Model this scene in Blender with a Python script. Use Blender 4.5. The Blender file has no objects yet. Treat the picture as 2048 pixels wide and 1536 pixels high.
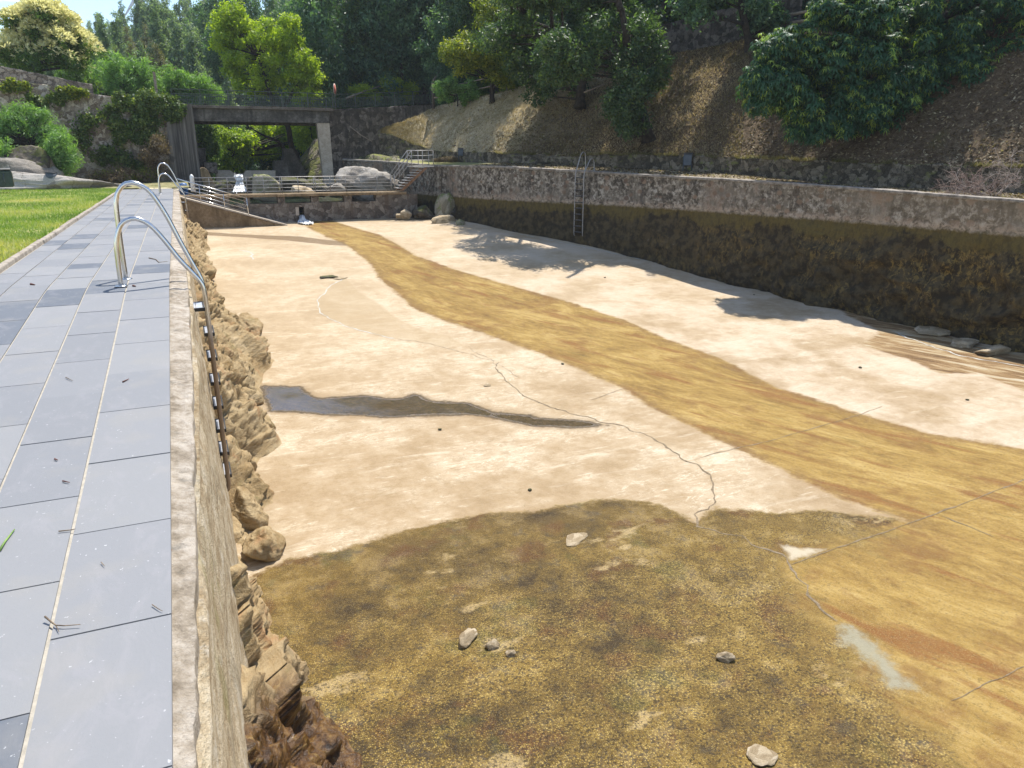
import bpy, math, random
import numpy as np
from mathutils import Vector, Matrix
random.seed(7)
RNG = np.random.default_rng(11)
COL = bpy.context.scene.collection
R = math.radians
# ------------------------------------------------------------------ camera geometry (metres; eye 1.2 m over the far walkway)
F = 1479.0; HOR = 309.0; EYE = 1.2
PITCH = math.atan((768-HOR)/F); YAW = math.atan((1024-350)*math.cos(PITCH)/F)
FW = np.array([math.sin(YAW)*math.cos(PITCH), math.cos(YAW)*math.cos(PITCH), -math.sin(PITCH)])
RT = np.array([math.cos(YAW), -math.sin(YAW), 0.0]); UP = np.cross(RT, FW)
CAM = np.array([0, 0, EYE])
def ray(x, y): return (x-1024)/F*RT+(768-y)/F*UP+FW
def atz(x, y, z): d = ray(x, y); return CAM+(z-EYE)/d[2]*d
def at(x, y, Y): d = ray(x, y); return CAM+Y/d[1]*d
def atd(x, y, D): d = ray(x, y); return CAM+D/math.hypot(d[0], d[1])*d
FLY = [-20, 0, 10.4, 15, 17.5, 21, 23.7, 26.7, 30.5, 40]
FLZ = [-3.05, -2.95, -2.83, -2.64, -2.5, -2.1, -1.75, -1.5, -1.24, -1.24]
def flz(Y): return np.interp(Y, FLY, FLZ)
def fl(x, y):                      # where a sight line meets the pool floor
    z = -2.2
    for _ in range(30): p = atz(x, y, z); z = 0.5*z+0.5*float(flz(p[1]))
    return atz(x, y, z)
def wz(Y):                         # walkway level: flat far off, dipping towards the dam
    Y = np.asarray(Y, float); t = np.clip((8.4-Y), 0, None)
    return -0.0605*np.where(t < .8, t*t/1.6, t-.4)
# ------------------------------------------------------------------ noise in numpy
_P = RNG.permutation(512); _P = np.concatenate([_P, _P, _P]); _V = RNG.random(512)*2-1
def vnoise(p):
    p = np.asarray(p, float); i = np.floor(p).astype(int); f = p-i; f = f*f*f*(f*(f*6-15)+10); i &= 511
    def h(a, b, c): return _V[_P[_P[_P[(i[..., 0]+a) & 511]+((i[..., 1]+b) & 511)]+((i[..., 2]+c) & 511)] & 511]
    x, y, z = f[..., 0], f[..., 1], f[..., 2]; l = lambda a, b, t: a+(b-a)*t
    return l(l(l(h(0,0,0), h(1,0,0), x), l(h(0,1,0), h(1,1,0), x), y), l(l(h(0,0,1), h(1,0,1), x), l(h(0,1,1), h(1,1,1), x), y), z)
def fbm(p, o=4, g=.5):
    p = np.asarray(p, float); s = 0; a = 1; t = 0
    for k in range(o): s = s+a*vnoise(p*2**k+17.3*k); t += a; a *= g
    return s/t
def ridge(p, o=4):
    p = np.asarray(p, float); s = 0; a = 1; t = 0
    for k in range(o): s = s+a*(1-2*np.abs(vnoise(p*2**k+9.1*k))); t += a; a *= .5
    return s/t
def facets(p, cell, seed, amp=1.0, tilt=.9):
    """fractured rock: every jittered cell is a tilted flat face with its own offset"""
    p = np.asarray(p, float)/cell; sh = p.shape[:-1]; p = p.reshape(-1, 3); i = np.floor(p).astype(int); best = np.full(len(p), 1e9); out = np.zeros(len(p)); edge = np.full(len(p), 1e9)
    for a in (-1, 0, 1):
        for b in (-1, 0, 1):
            for c in (-1, 0, 1):
                k = i+np.array([a, b, c]); q = k & 511; h = _P[(_P[(_P[(q[:, 0]+seed) & 511]+q[:, 1]) & 511]+q[:, 2]) & 511]
                r = lambda m: _V[(h*7+m*131) & 511]
                ctr = k+.5+.48*np.stack([r(1), r(2), r(3)], 1); d = np.linalg.norm(p-ctr, axis=1); v = amp*(.55*r(4)+tilt*((p-ctr)*np.stack([r(5), r(6), r(7)], 1)).sum(1)); m_ = d < best; out = np.where(m_, v, out); best = np.where(m_, d, best)
    return out.reshape(sh)
# ------------------------------------------------------------------ mesh helpers
def np_mesh(name, V, Fc, mats, parent=None, smooth=False, mi=None, attrs=None, fattrs=None):
    V = np.ascontiguousarray(V, np.float32); Fc = np.ascontiguousarray(Fc, np.int32)
    me = bpy.data.meshes.new(name); n, k = Fc.shape
    me.vertices.add(len(V)); me.vertices.foreach_set('co', V.ravel())
    me.loops.add(n*k); me.loops.foreach_set('vertex_index', Fc.ravel())
    me.polygons.add(n); me.polygons.foreach_set('loop_start', np.arange(0, n*k, k, dtype=np.int32)); me.polygons.foreach_set('loop_total', np.full(n, k, np.int32))
    me.polygons.foreach_set('use_smooth', np.full(n, smooth))
    if mi is not None: me.polygons.foreach_set('material_index', np.ascontiguousarray(mi, np.int32))
    me.update(calc_edges=True)
    for nm, a in (attrs or {}).items(): me.attributes.new(nm, 'FLOAT', 'POINT').data.foreach_set('value', np.ascontiguousarray(a, np.float32))
    for nm, a in (fattrs or {}).items(): me.attributes.new(nm, 'FLOAT', 'FACE').data.foreach_set('value', np.ascontiguousarray(a, np.float32))
    return link(name, me, mats, parent)
def link(name, me, mats, parent=None):
    for m in (mats if isinstance(mats, (list, tuple)) else [mats]): me.materials.append(m)
    o = bpy.data.objects.new(name, me); COL.objects.link(o)
    if parent is not None: o.parent = parent
    return o
class MB:
    def __init__(s): s.v = []; s.f = []; s.m = []; s.k = 0; s.sm = []
    def add(s, vs, fs, sm=False):
        b = len(s.v); s.v += [tuple(map(float, q)) for q in vs]; s.f += [tuple(b+i for i in q) for q in fs]; s.m += [s.k]*len(fs); s.sm += [sm]*len(fs); return s
    def box(s, x0, x1, y0, y1, z0, z1, bev=0.0):
        if bev <= 0:
            v = [(x, y, z) for z in (z0, z1) for y in (y0, y1) for x in (x0, x1)]
            return s.add(v, [(0,2,3,1), (4,5,7,6), (0,1,5,4), (2,6,7,3), (0,4,6,2), (1,3,7,5)])
        b = bev
        q = lambda i, z: [(x0+i, y0, z), (x1-i, y0, z), (x1, y0+i, z), (x1, y1-i, z), (x1-i, y1, z), (x0+i, y1, z), (x0, y1-i, z), (x0, y0+i, z)]
        def rr(z, ins): return [(min(max(x, x0+ins), x1-ins), min(max(y, y0+ins), y1-ins), z) for x, y, _ in q(b, z)]
        rings = [rr(z0, b), rr(z0+b, 0), rr(z1-b, 0), rr(z1, b)]
        v = sum(rings, []); f = []
        for r in range(3):
            for i in range(8): j = (i+1) % 8; f.append((r*8+i, r*8+j, r*8+8+j, r*8+8+i))
        f.append(tuple(range(7, -1, -1))); f.append(tuple(24+i for i in range(8)))
        return s.add(v, f)
    def obox(s, c, ax, ay, az, hx, hy, hz):
        c, ax, ay, az = [np.array(q, float) for q in (c, ax, ay, az)]
        v = [c+sx*hx*ax+sy*hy*ay+sz*hz*az for sz in (-1, 1) for sy in (-1, 1) for sx in (-1, 1)]
        return s.add(v, [(0,2,3,1), (4,5,7,6), (0,1,5,4), (2,6,7,3), (0,4,6,2), (1,3,7,5)])
    def bar(s, a, b, w, h=None):
        a, b = np.array(a, float), np.array(b, float); d = b-a; L = np.linalg.norm(d); d /= L
        u = np.cross(d, (0, 0, 1)); u = u/np.linalg.norm(u) if np.linalg.norm(u) > 1e-4 else np.array([1., 0, 0]); w2 = np.cross(u, d)
        return s.obox((a+b)/2, d, u, w2, L/2, w/2, (h or w)/2)
    def tube(s, pts, r, n=8, cap=True):
        P = [np.array(p, float) for p in pts]; rs = r if hasattr(r, '__len__') else [r]*len(P)
        vs = []; u = None
        for i, p in enumerate(P):
            t = P[min(i+1, len(P)-1)]-P[max(i-1, 0)]; t = t/(np.linalg.norm(t)+1e-9)
            if u is None: u = np.cross(t, (0.3, 0.2, 1) if abs(t[2]) < .9 else (1, 0.1, 0))
            u = u-np.dot(u, t)*t; u /= (np.linalg.norm(u)+1e-9); w = np.cross(t, u)
            vs += [p+rs[i]*(math.cos(2*math.pi*k/n)*u+math.sin(2*math.pi*k/n)*w) for k in range(n)]
        fs = [(i*n+k, i*n+(k+1) % n, (i+1)*n+(k+1) % n, (i+1)*n+k) for i in range(len(P)-1) for k in range(n)]
        if cap: fs += [tuple(range(n-1, -1, -1)), tuple((len(P)-1)*n+k for k in range(n))]
        return s.add(vs, fs, True)
    def prism(s, poly, d):         # polygon of 3D points pushed along d
        n = len(poly); P = [np.array(p, float) for p in poly]; Q = [p+np.array(d, float) for p in P]
        return s.add(P+Q, [tuple(range(n)), tuple(range(2*n-1, n-1, -1))]+[(i, i+n, (i+1) % n+n, (i+1) % n) for i in range(n)])
    def build(s, name, mats, parent=None, bevel=0):
        me = bpy.data.meshes.new(name); me.from_pydata(s.v, [], s.f); me.polygons.foreach_set('material_index', s.m); me.polygons.foreach_set('use_smooth', s.sm); me.update()
        o = link(name, me, mats, parent)
        if bevel: m = o.modifiers.new('bevel', 'BEVEL'); m.width = bevel; m.segments = 2; m.limit_method = 'ANGLE'
        return o
def tag(o, label=None, cat=None, group=None, kind=None):
    if label: o['label'] = label
    if cat: o['category'] = cat
    if group: o['group'] = group
    if kind: o['kind'] = kind
    return o
def thing(name, loc, label, cat, group=None, rz=0):
    o = bpy.data.objects.new(name, None); COL.objects.link(o); o.location = loc; o.rotation_euler = (0, 0, rz); o.empty_display_size = .2
    return tag(o, label, cat, group)
def copy_tree(o, parent=None):
    c = o.copy(); COL.objects.link(c)
    if parent is not None: c.parent = parent
    for ch in list(o.children): copy_tree(ch, c)
    return c
def grid_faces(nu, nv, wrap=False):
    i = np.arange(nu-1)[:, None]*nv+np.arange(nv-1)[None, :]; i = i.ravel()
    return np.stack([i, i+nv, i+nv+1, i+1], 1)
def catmull(P, n):
    P = np.array(P, float); A = np.vstack([2*P[0]-P[1], P, 2*P[-1]-P[-2]]); o = []
    L = np.concatenate([[0], np.cumsum(np.linalg.norm(np.diff(P[:, :2], axis=0), axis=1))])
    for s in np.linspace(0, L[-1], n):
        k = min(int(np.searchsorted(L, s, 'right'))-1, len(P)-2); t = (s-L[k])/(L[k+1]-L[k]); a, b, c, d = A[k], A[k+1], A[k+2], A[k+3]
        o.append(.5*(2*b+(c-a)*t+(2*a-5*b+4*c-d)*t*t+(3*b-a-3*c+d)*t**3))
    return np.array(o)
# ------------------------------------------------------------------ node helpers
class NT:
    def __init__(s, name):
        s.mat = bpy.data.materials.new(name); s.mat.use_nodes = True; s.t = s.mat.node_tree; s.t.nodes.clear()
        s.out = s.t.nodes.new('ShaderNodeOutputMaterial'); s._p = s._o = None
    def n(s, ty, **kw):
        nd = s.t.nodes.new('ShaderNode'+ty)
        for k, v in kw.items(): setattr(nd, k, v)
        return nd
    def set(s, sock, v):
        if hasattr(v, 'is_output'): s.t.links.new(v, sock)
        elif isinstance(v, (tuple, list)) and len(v) == 3 and sock.type == 'RGBA': sock.default_value = (*v, 1)
        else: sock.default_value = v
    def pos(s):
        if s._p is None: s._p = s.n('NewGeometry').outputs['Position']
        return s._p
    def obj(s):
        if s._o is None: s._o = s.n('TexCoord').outputs['Object']
        return s._o
    def attr(s, a): nd = s.n('Attribute'); nd.attribute_name = a; return nd.outputs['Fac']
    def map(s, c, scale=(1, 1, 1), rot=(0, 0, 0), loc=(0, 0, 0)):
        m = s.n('Mapping'); s.set(m.inputs['Vector'], c); m.inputs['Scale'].default_value = scale; m.inputs['Rotation'].default_value = rot; m.inputs['Location'].default_value = loc; return m.outputs[0]
    def noise(s, scale, detail=4, c=None, rough=.55, dist=0, col=False):
        m = s.n('TexNoise'); s.set(m.inputs['Vector'], c if c is not None else s.pos()); s.set(m.inputs['Scale'], scale); m.inputs['Detail'].default_value = detail; m.inputs['Roughness'].default_value = rough; m.inputs['Distortion'].default_value = dist
        return m.outputs['Color' if col else 'Fac']
    def voro(s, scale, c=None, feature='F1', out='Distance', rnd=1):
        m = s.n('TexVoronoi', feature=feature); s.set(m.inputs['Vector'], c if c is not None else s.pos()); s.set(m.inputs['Scale'], scale); m.inputs['Randomness'].default_value = rnd; return m.outputs[out]
    def m(s, op, a, b=0.0, c=None, clamp=False):
        nd = s.n('Math', operation=op, use_clamp=clamp); s.set(nd.inputs[0], a); s.set(nd.inputs[1], b)
        if c is not None: s.set(nd.inputs[2], c)
        return nd.outputs[0]
    def ss(s, x, lo, hi):          # smooth step; lo may exceed hi
        nd = s.n('MapRange', interpolation_type='SMOOTHSTEP'); s.set(nd.inputs['Value'], x)
        if lo < hi: a, b, c, d = lo, hi, 0, 1
        else: a, b, c, d = hi, lo, 1, 0
        nd.inputs['From Min'].default_value = a; nd.inputs['From Max'].default_value = b; nd.inputs['To Min'].default_value = c; nd.inputs['To Max'].default_value = d
        return nd.outputs['Result']
    def mix(s, f, a, b, mode='MIX'):
        nd = s.n('Mix', data_type='RGBA', blend_type=mode); s.set(nd.inputs['Factor'], f); s.set(nd.inputs['A'] if False else nd.inputs[6], a); s.set(nd.inputs[7], b); return nd.outputs[2]
    def ramp(s, f, stops):
        nd = s.n('ValToRGB'); s.set(nd.inputs[0], f); e = nd.color_ramp.elements
        while len(e) < len(stops): e.new(.5)
        for q, (p, c) in zip(e, stops): q.position = p; q.color = (*c, 1)
        return nd.outputs[0]
    def sep(s, c): nd = s.n('SeparateXYZ'); s.set(nd.inputs[0], c); return nd.outputs
    def bump(s, h, strength=.5, dist=.02):
        nd = s.n('Bump'); s.set(nd.inputs['Height'], h); nd.inputs['Strength'].default_value = strength; nd.inputs['Distance'].default_value = dist; return nd.outputs[0]
    def pbr(s, col, rough=.8, metal=0, normal=None, spec=.5, **kw):
        b = s.n('BsdfPrincipled'); s.set(b.inputs['Base Color'], col); s.set(b.inputs['Roughness'], rough); s.set(b.inputs['Metallic'], metal); s.set(b.inputs['Specular IOR Level'], spec)
        if normal is not None: s.set(b.inputs['Normal'], normal)
        for k, v in kw.items(): s.set(b.inputs[k], v)
        return b.outputs[0]
    def fin(s, sh): s.t.links.new(sh, s.out.inputs['Surface']); return s.mat
def M_simple(name, c1, c2, scale=8, rough=.75, metal=0, bump=.3, detail=5, spec=.5, use_obj=False, bd=.01):
    t = NT(name); c = t.obj() if use_obj else t.pos(); n1 = t.noise(scale, detail, c); n2 = t.noise(scale*6, 3, c)
    f = t.ss(t.m('ADD', t.m('MULTIPLY', n1, .7), t.m('MULTIPLY', n2, .3)), .35, .65)
    return t.fin(t.pbr(t.mix(f, c1, c2), rough, metal, t.bump(n2, bump, bd), spec))
def M_leaf(name, stops, trans=.4, rough=.5, tcol=None, spec=.35):
    t = NT(name); col = t.ramp(t.attr('tint'), stops)
    d = t.pbr(col, rough, spec=spec); tr = t.n('BsdfTranslucent'); tc = t.mix(1, col, tcol or (1.5, 1.6, .5), 'MULTIPLY'); t.set(tr.inputs[0], tc)
    mx = t.n('MixShader'); mx.inputs[0].default_value = trans; t.t.links.new(d, mx.inputs[1]); t.t.links.new(tr.outputs[0], mx.inputs[2])
    return t.fin(mx.outputs[0])
# ------------------------------------------------------------------ render, world, sun, camera
sc = bpy.context.scene
sc.view_settings.view_transform = 'Standard'; sc.view_settings.look = 'None'; sc.view_settings.gamma = 1; sc.view_settings.exposure = EXPO = 0.86
SUN = np.array([.285, .325, .90]); SUN /= np.linalg.norm(SUN)
el = math.asin(SUN[2]); az = math.atan2(SUN[0], SUN[1])
w = bpy.data.worlds.new('World'); sc.world = w; w.use_nodes = True; nt = w.node_tree; nt.nodes.clear()
sky = nt.nodes.new('ShaderNodeTexSky'); sky.sky_type = 'NISHITA'; sky.sun_disc = False; sky.sun_elevation = el; sky.sun_rotation = az; sky.altitude = 300; sky.dust_density = .15; sky.ozone_density = 1.6
tc = nt.nodes.new('ShaderNodeTexCoord'); mp = nt.nodes.new('ShaderNodeMapping'); mp.inputs['Scale'].default_value = (2.2, 2.2, 9); nt.links.new(tc.outputs['Generated'], mp.inputs[0])
cn = nt.nodes.new('ShaderNodeTexNoise'); cn.inputs['Scale'].default_value = 1.6; cn.inputs['Detail'].default_value = 6; nt.links.new(mp.outputs[0], cn.inputs['Vector'])
cr = nt.nodes.new('ShaderNodeMapRange'); cr.interpolation_type = 'SMOOTHSTEP'; cr.inputs['From Min'].default_value = .56; cr.inputs['From Max'].default_value = .66; nt.links.new(cn.outputs['Fac'], cr.inputs['Value'])
cm = nt.nodes.new('ShaderNodeMix'); cm.data_type = 'RGBA'; nt.links.new(cr.outputs[0], cm.inputs[0]); nt.links.new(sky.outputs[0], cm.inputs[6]); cm.inputs[7].default_value = (7.2, 7.4, 7.8, 1)
bg = nt.nodes.new('ShaderNodeBackground'); bg.inputs[1].default_value = .125; nt.links.new(cm.outputs[2], bg.inputs[0])
wo = nt.nodes.new('ShaderNodeOutputWorld'); nt.links.new(bg.outputs[0], wo.inputs[0])
ld = bpy.data.lights.new('sun', 'SUN'); ld.energy = 4.2; ld.angle = R(.53); ld.color = (1, .955, .88)
lo = bpy.data.objects.new('sun', ld); COL.objects.link(lo); lo.rotation_euler = Vector(SUN).to_track_quat('Z', 'Y').to_euler(); lo.location = (20, 25, 60)
cd = bpy.data.cameras.new('camera'); cd.sensor_width = 36; cd.lens = F/2048*36; cd.clip_start = .05; cd.clip_end = 3000
co = bpy.data.objects.new('camera', cd); COL.objects.link(co); co.location = CAM; co.rotation_euler = (math.pi/2-PITCH, 0, -YAW); sc.camera = co
sc.cycles.use_adaptive_sampling = True; sc.cycles.adaptive_threshold = .015; sc.cycles.max_bounces = 6; sc.cycles.diffuse_bounces = 3; sc.cycles.transmission_bounces = 4; sc.cycles.transparent_max_bounces = 4
try: sc.cycles.use_denoising = True
except Exception: pass
# ------------------------------------------------------------------ right-hand pool wall line (far to near): x, y, top z, foot z
WST = [(7.15,36.25,1.0,-1.5), (9.0,33.9,.88,-1.45), (9.85,30.75,.77,-1.36), (11.1,26.7,.77,-1.53), (12.6,23.7,.67,-1.72), (13.9,20.9,.57,-2.1), (14.8,17.6,.50,-2.5), (15.45,14.9,.42,-2.64), (16.2,10.4,.28,-2.83), (17.2,4,.1,-2.95), (18.2,-4,-.1,-3.02), (20,-16,-.2,-3.1)]
WL = catmull(WST, 900)
def wx(Y): o = np.argsort(WL[:, 1]); return np.interp(Y, WL[o, 1], WL[o, 0])
WD = np.gradient(WL[:, :2], axis=0); WD /= np.linalg.norm(WD, axis=1)[:, None]; WN = np.stack([-WD[:, 1], WD[:, 0]], 1)   # points away from the pool
for _ in range(60): WN[1:-1] = (WN[:-2]+WN[1:-1]+WN[2:])/3
WN /= np.linalg.norm(WN, axis=1)[:, None]
# ------------------------------------------------------------------ pool floor
def sdf(P, poly):
    poly = np.asarray(poly, float)[:, :2]; d = np.full(len(P), 1e9); ins = np.zeros(len(P), bool)
    for i in range(len(poly)):
        a, b = poly[i], poly[(i+1) % len(poly)]; ab = b-a; ap = P-a
        t = np.clip((ap@ab)/(ab@ab+1e-12), 0, 1); d = np.minimum(d, np.linalg.norm(ap-t[:, None]*ab, axis=1))
        c = ((a[1] > P[:, 1]) != (b[1] > P[:, 1])); x = (b[0]-a[0])*(P[:, 1]-a[1])/((b[1]-a[1]) if abs(b[1]-a[1]) > 1e-9 else 1e-9)+a[0]; ins ^= c & (P[:, 0] < x)
    return np.where(ins, d, -d)
def FP(pts): return [fl(x, y) for x, y in pts]
chanL = [(592,441),(625,462),(665,480),(690,490),(740,530),(758,560),(790,585),(820,612),(880,640),(960,665),(1060,700),(1150,735),(1240,775),(1300,815),(1400,865),(1500,910),(1600,960),(1700,1005),(1805,1038)]
chanR = [(2700,1150),(2300,975),(2048,895),(1860,865),(1700,820),(1550,770),(1450,720),(1340,680),(1250,640),(1130,600),(1000,565),(900,535),(830,510),(800,490),(760,470),(700,452),(655,438)]
wetB = [(1805,1038),(1760,1030),(1640,1020),(1540,1025),(1430,1018),(1390,1045),(1340,1020),(1300,1003),(1210,998),(1130,1010),(1050,1025),(960,1027),(900,1042),(830,1057),(770,1075),(680,1102),(580,1118),(500,1150)]
stain = chanL+wetB[1:]+[(440,1300),(330,1700),(600,1980),(2600,1980)]+chanR
wet = wetB+[(440,1300),(330,1700),(600,1980),(1980,1980),(2000,1640),(1900,1480),(1760,1370),(1680,1265),(1620,1200),(1580,1132)]
streak = [(515,768),(600,773),(640,795),(720,790),(800,795),(830,786),(860,799),(940,804),(985,820),(1060,829),(1080,834),(1150,839),(1222,852),(1160,857),(1060,852),(1000,838),(930,829),(860,833),(760,836),(650,832),(600,826),(535,824)]
thinw = [(385,462),(480,467),(600,473),(690,484),(700,492),(660,491),(560,480),(460,473),(390,470)]
rwet = [(1660,600),(1760,622),(1850,650),(1920,680),(2048,705),(2300,770),(2300,860),(2048,782),(1960,748),(1880,748),(1810,718),(1720,690),(1760,662),(1690,630)]
greyp = [(1672,1232),(1700,1250),(1760,1290),(1800,1340),(1822,1375),(1790,1372),(1740,1330),(1690,1285)]
whitep = [(1555,1088),(1600,1096),(1655,1100),(1620,1112),(1580,1122),(1572,1105)]
skim = [(690,556),(660,574),(636,600),(638,625),(700,655),(760,672),(800,678),(880,692),(930,690),(900,672),(850,662),(800,640),(760,610),(720,585)]
pool2 = [(1735,612),(1800,618),(1850,640),(1960,655),(2060,672),(2060,700),(1980,690),(1880,668),(1800,648),(1750,632)]
ys = [-7.0]
while ys[-1] < 31.2: ys.append(ys[-1]+max(.045, .0065*abs(ys[-1]-1)+.02))
ys = np.array(ys); nu = 330; u = np.linspace(0, 1, nu)
FX = -0.6+(wx(ys)+.7+.6)[:, None]*u[None, :]; FYY = np.repeat(ys[:, None], nu, 1)
FZ = flz(FYY)+.025*fbm(np.stack([FX*.5, FYY*.5, 0*FX], -1), 3)+.006*fbm(np.stack([FX*3, FYY*3, 0*FX+3], -1), 3)
fz_c = lambda x, y: float(flz(y)+.025*fbm(np.array([[x*.5, y*.5, 0]]), 3)[0]+.006*fbm(np.array([[x*3, y*3, 3.]]), 3)[0])
P2 = np.stack([FX.ravel(), FYY.ravel()], 1)
fa = {nm: np.clip(sdf(P2, FP(pl)), -3, 3) for nm, pl in dict(d_stain=stain, d_wet=wet, d_streak=streak, d_thin=thinw, d_rwet=rwet, d_grey=greyp, d_white=whitep, d_skim=skim, d_pool=pool2).items()}
def floor_mat():
    t = NT('pool_concrete'); p = t.pos()
    flow = t.map(p, (1, 1, 1), (0, 0, R(-23)))          # turned so that y runs along the stream
    st1 = t.noise(1.0, 6, t.map(flow, (1.7, .7, 1)), .74, .8); st2 = t.noise(1.0, 7, t.map(flow, (11, 3.2, 1)), .75, .5)
    wisp = t.noise(1.0, 6, t.map(p, (.8, 3.2, 1), (0, 0, R(-12))), .65, .6); wisp2 = t.noise(1.0, 5, t.map(p, (2.5, 16, 1), (0, 0, R(-8))), .65)
    n1 = t.noise(.55, 9, rough=.68); n2 = t.noise(2.6, 9, rough=.72); n3 = t.noise(14, 6, rough=.75); grain = t.noise(80, 4, rough=.8); grain2 = t.noise(260, 2)
    base = t.ramp(t.m('ADD', t.m('MULTIPLY', n1, .6), t.m('MULTIPLY', n2, .4)), [(.38, (.36, .265, .16)), (.46, (.46, .355, .235)), (.53, (.55, .45, .33)), (.61, (.66, .575, .465))])
    base = t.mix(t.m('MULTIPLY', t.ss(wisp, .55, .72), .7), base, (.76, .69, .59))
    base = t.mix(t.m('MULTIPLY', t.ss(wisp2, .58, .72), t.ss(n2, .42, .6)), base, (.80, .74, .65))
    base = t.mix(t.m('MULTIPLY', t.ss(t.noise(1.0, 5, t.map(p, (1.2, 4.5, 1), (0, 0, R(20))), .6), .6, .72), .45), base, (.42, .31, .185))
    base = t.mix(t.m('MULTIPLY', t.ss(n3, .6, .75), .35), base, (.38, .285, .175))
    y = t.sep(p)[1]; base = t.mix(t.m('MULTIPLY', t.ss(t.noise(5.5, 9, t.map(p, loc=(6, 6, 0)), .75), .50, .62), .5), base, (.37, .275, .165)); base = t.mix(t.m('MULTIPLY', t.ss(t.noise(45, 5, rough=.8), .52, .66), .4), base, (.33, .25, .155))
    scr = t.m('ABSOLUTE', t.m('SUBTRACT', t.noise(1.0, 5, t.map(p, (1.1, 5.5, 1), loc=(5, 1, 0)), .7, .8), .5)); base = t.mix(t.m('MULTIPLY', t.ss(scr, .012, .003), t.m('MULTIPLY', t.ss(n1, .44, .58), .8)), base, (.86, .80, .71))
    scr2 = t.m('ABSOLUTE', t.m('SUBTRACT', t.noise(1.0, 4, t.map(p, (2.6, 3.4, 1), loc=(2, 8, 0)), .7, 1.2), .5)); base = t.mix(t.m('MULTIPLY', t.ss(scr2, .010, .003), t.m('MULTIPLY', t.ss(n2, .5, .6), .55)), base, (.30, .225, .14))
    base = t.mix(t.m('MULTIPLY', t.ss(y, 9, 22), .35), base, (.70, .58, .43)); base = t.mix(t.m('MULTIPLY', t.ss(t.sep(p)[0], 6, 11), t.m('MULTIPLY', t.ss(n1, .34, .66), .6)), base, (.70, .61, .53))
    base = t.mix(t.m('MULTIPLY', t.ss(t.m('ADD', t.attr('d_skim'), t.m('MULTIPLY', t.m('SUBTRACT', n2, .5), .25)), -.03, .05), .5), base, (.46, .36, .23))
    j = t.m('MULTIPLY', t.m('SUBTRACT', n2, .5), .42); j2 = t.m('ADD', j, t.m('MULTIPLY', t.m('SUBTRACT', n3, .5), .14))
    ds = t.m('ADD', t.attr('d_stain'), t.m('ADD', j2, t.m('MULTIPLY', t.m('SUBTRACT', st2, .5), .18)))
    sm = t.ss(ds, -.06, .10)
    oli = t.ramp(t.m('ADD', t.m('MULTIPLY', st1, .65), t.m('MULTIPLY', st2, .35)), [(.36, (.165, .088, .016)), (.45, (.29, .18, .042)), (.53, (.40, .27, .075)), (.63, (.53, .39, .15))])
    oli = t.mix(t.m('MULTIPLY', t.ss(t.noise(1.0, 5, t.map(flow, (3, .5, 1), loc=(7, 3, 0)), .65), .53, .65), .85), oli, (.24, .10, .022))
    oli = t.mix(t.m('MULTIPLY', t.ss(t.noise(1.0, 4, t.map(flow, (7, .7, 1), loc=(1, 9, 0)), .65), .6, .72), .6), oli, (.155, .125, .03))
    oli = t.mix(t.m('MULTIPLY', t.m('MULTIPLY', t.ss(ds, .02, .06), t.ss(ds, .42, .08)), t.m('MULTIPLY', t.ss(n2, .4, .6), .75)), oli, (.19, .10, .04))
    oli = t.mix(t.m('MULTIPLY', t.ss(t.noise(30, 5, rough=.75), .50, .66), .6), oli, (.13, .085, .025)); oli = t.mix(t.m('MULTIPLY', t.ss(t.noise(75, 3, rough=.7), .54, .68), .55), oli, (.52, .41, .20)); oli = t.mix(t.m('MULTIPLY', t.ss(t.noise(1.4, 6, t.map(p, loc=(9, 2, 0)), .7), .52, .66), .6), oli, (.21, .105, .03))
    oli = t.mix(t.m('MULTIPLY', t.ss(t.noise(1.0, 3, t.map(flow, (46, .55, 1)), .5), .68, .76), .3), oli, (.58, .47, .27))
    # scraped and brushed marks
    col = t.mix(sm, base, oli)
    # wet shallow patch with exposed aggregate
    dw = t.m('ADD', t.attr('d_wet'), j2); wm = t.mix(t.ss(t.attr('d_stain'), .10, .45), t.ss(dw, -.03, .06), t.ss(t.m('ADD', dw, t.m('MULTIPLY', t.m('SUBTRACT', n2, .5), 1.6)), -.35, .45)); wm = t.sep(wm)[0]
    wc = t.ramp(t.m('ADD', t.m('MULTIPLY', n1, .45), t.m('MULTIPLY', n2, .55)), [(.39, (.05, .03, .008)), (.47, (.135, .085, .016)), (.55, (.23, .148, .03)), (.63, (.35, .24, .06))])
    wc = t.mix(t.m('MULTIPLY', t.ss(t.noise(1.7, 5, t.map(p, loc=(4, 8, 0)), .6), .54, .64), .7), wc, (.12, .048, .012))
    wc = t.mix(t.m('MULTIPLY', t.ss(t.noise(1.3, 5, t.map(p, loc=(14, 3, 0)), .6), .55, .66), .6), wc, (.085, .085, .014))
    wc = t.mix(t.m('MULTIPLY', t.ss(t.noise(.8, 8, t.map(p, (1, 1.9, 1), (0, 0, R(-25)), (2, 31, 0)), .65), .60, .66), .8), wc, (.52, .40, .21))
    vor = t.n('TexVoronoi', feature='F1'); t.set(vor.inputs['Vector'], p); vor.inputs['Scale'].default_value = 64
    cellr = t.sep(vor.outputs['Color'])[0]; peb = t.m('MULTIPLY', t.ss(vor.outputs['Distance'], .62, .25), t.ss(cellr, .12, .75))
    near = t.ss(y, 7.2, 4.6)
    pam = t.m('MULTIPLY', peb, t.m('MULTIPLY', t.ss(t.m('ADD', n2, t.m('MULTIPLY', n3, .4)), .45, .95), t.m('ADD', .16, t.m('MULTIPLY', near, .80))))
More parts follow.
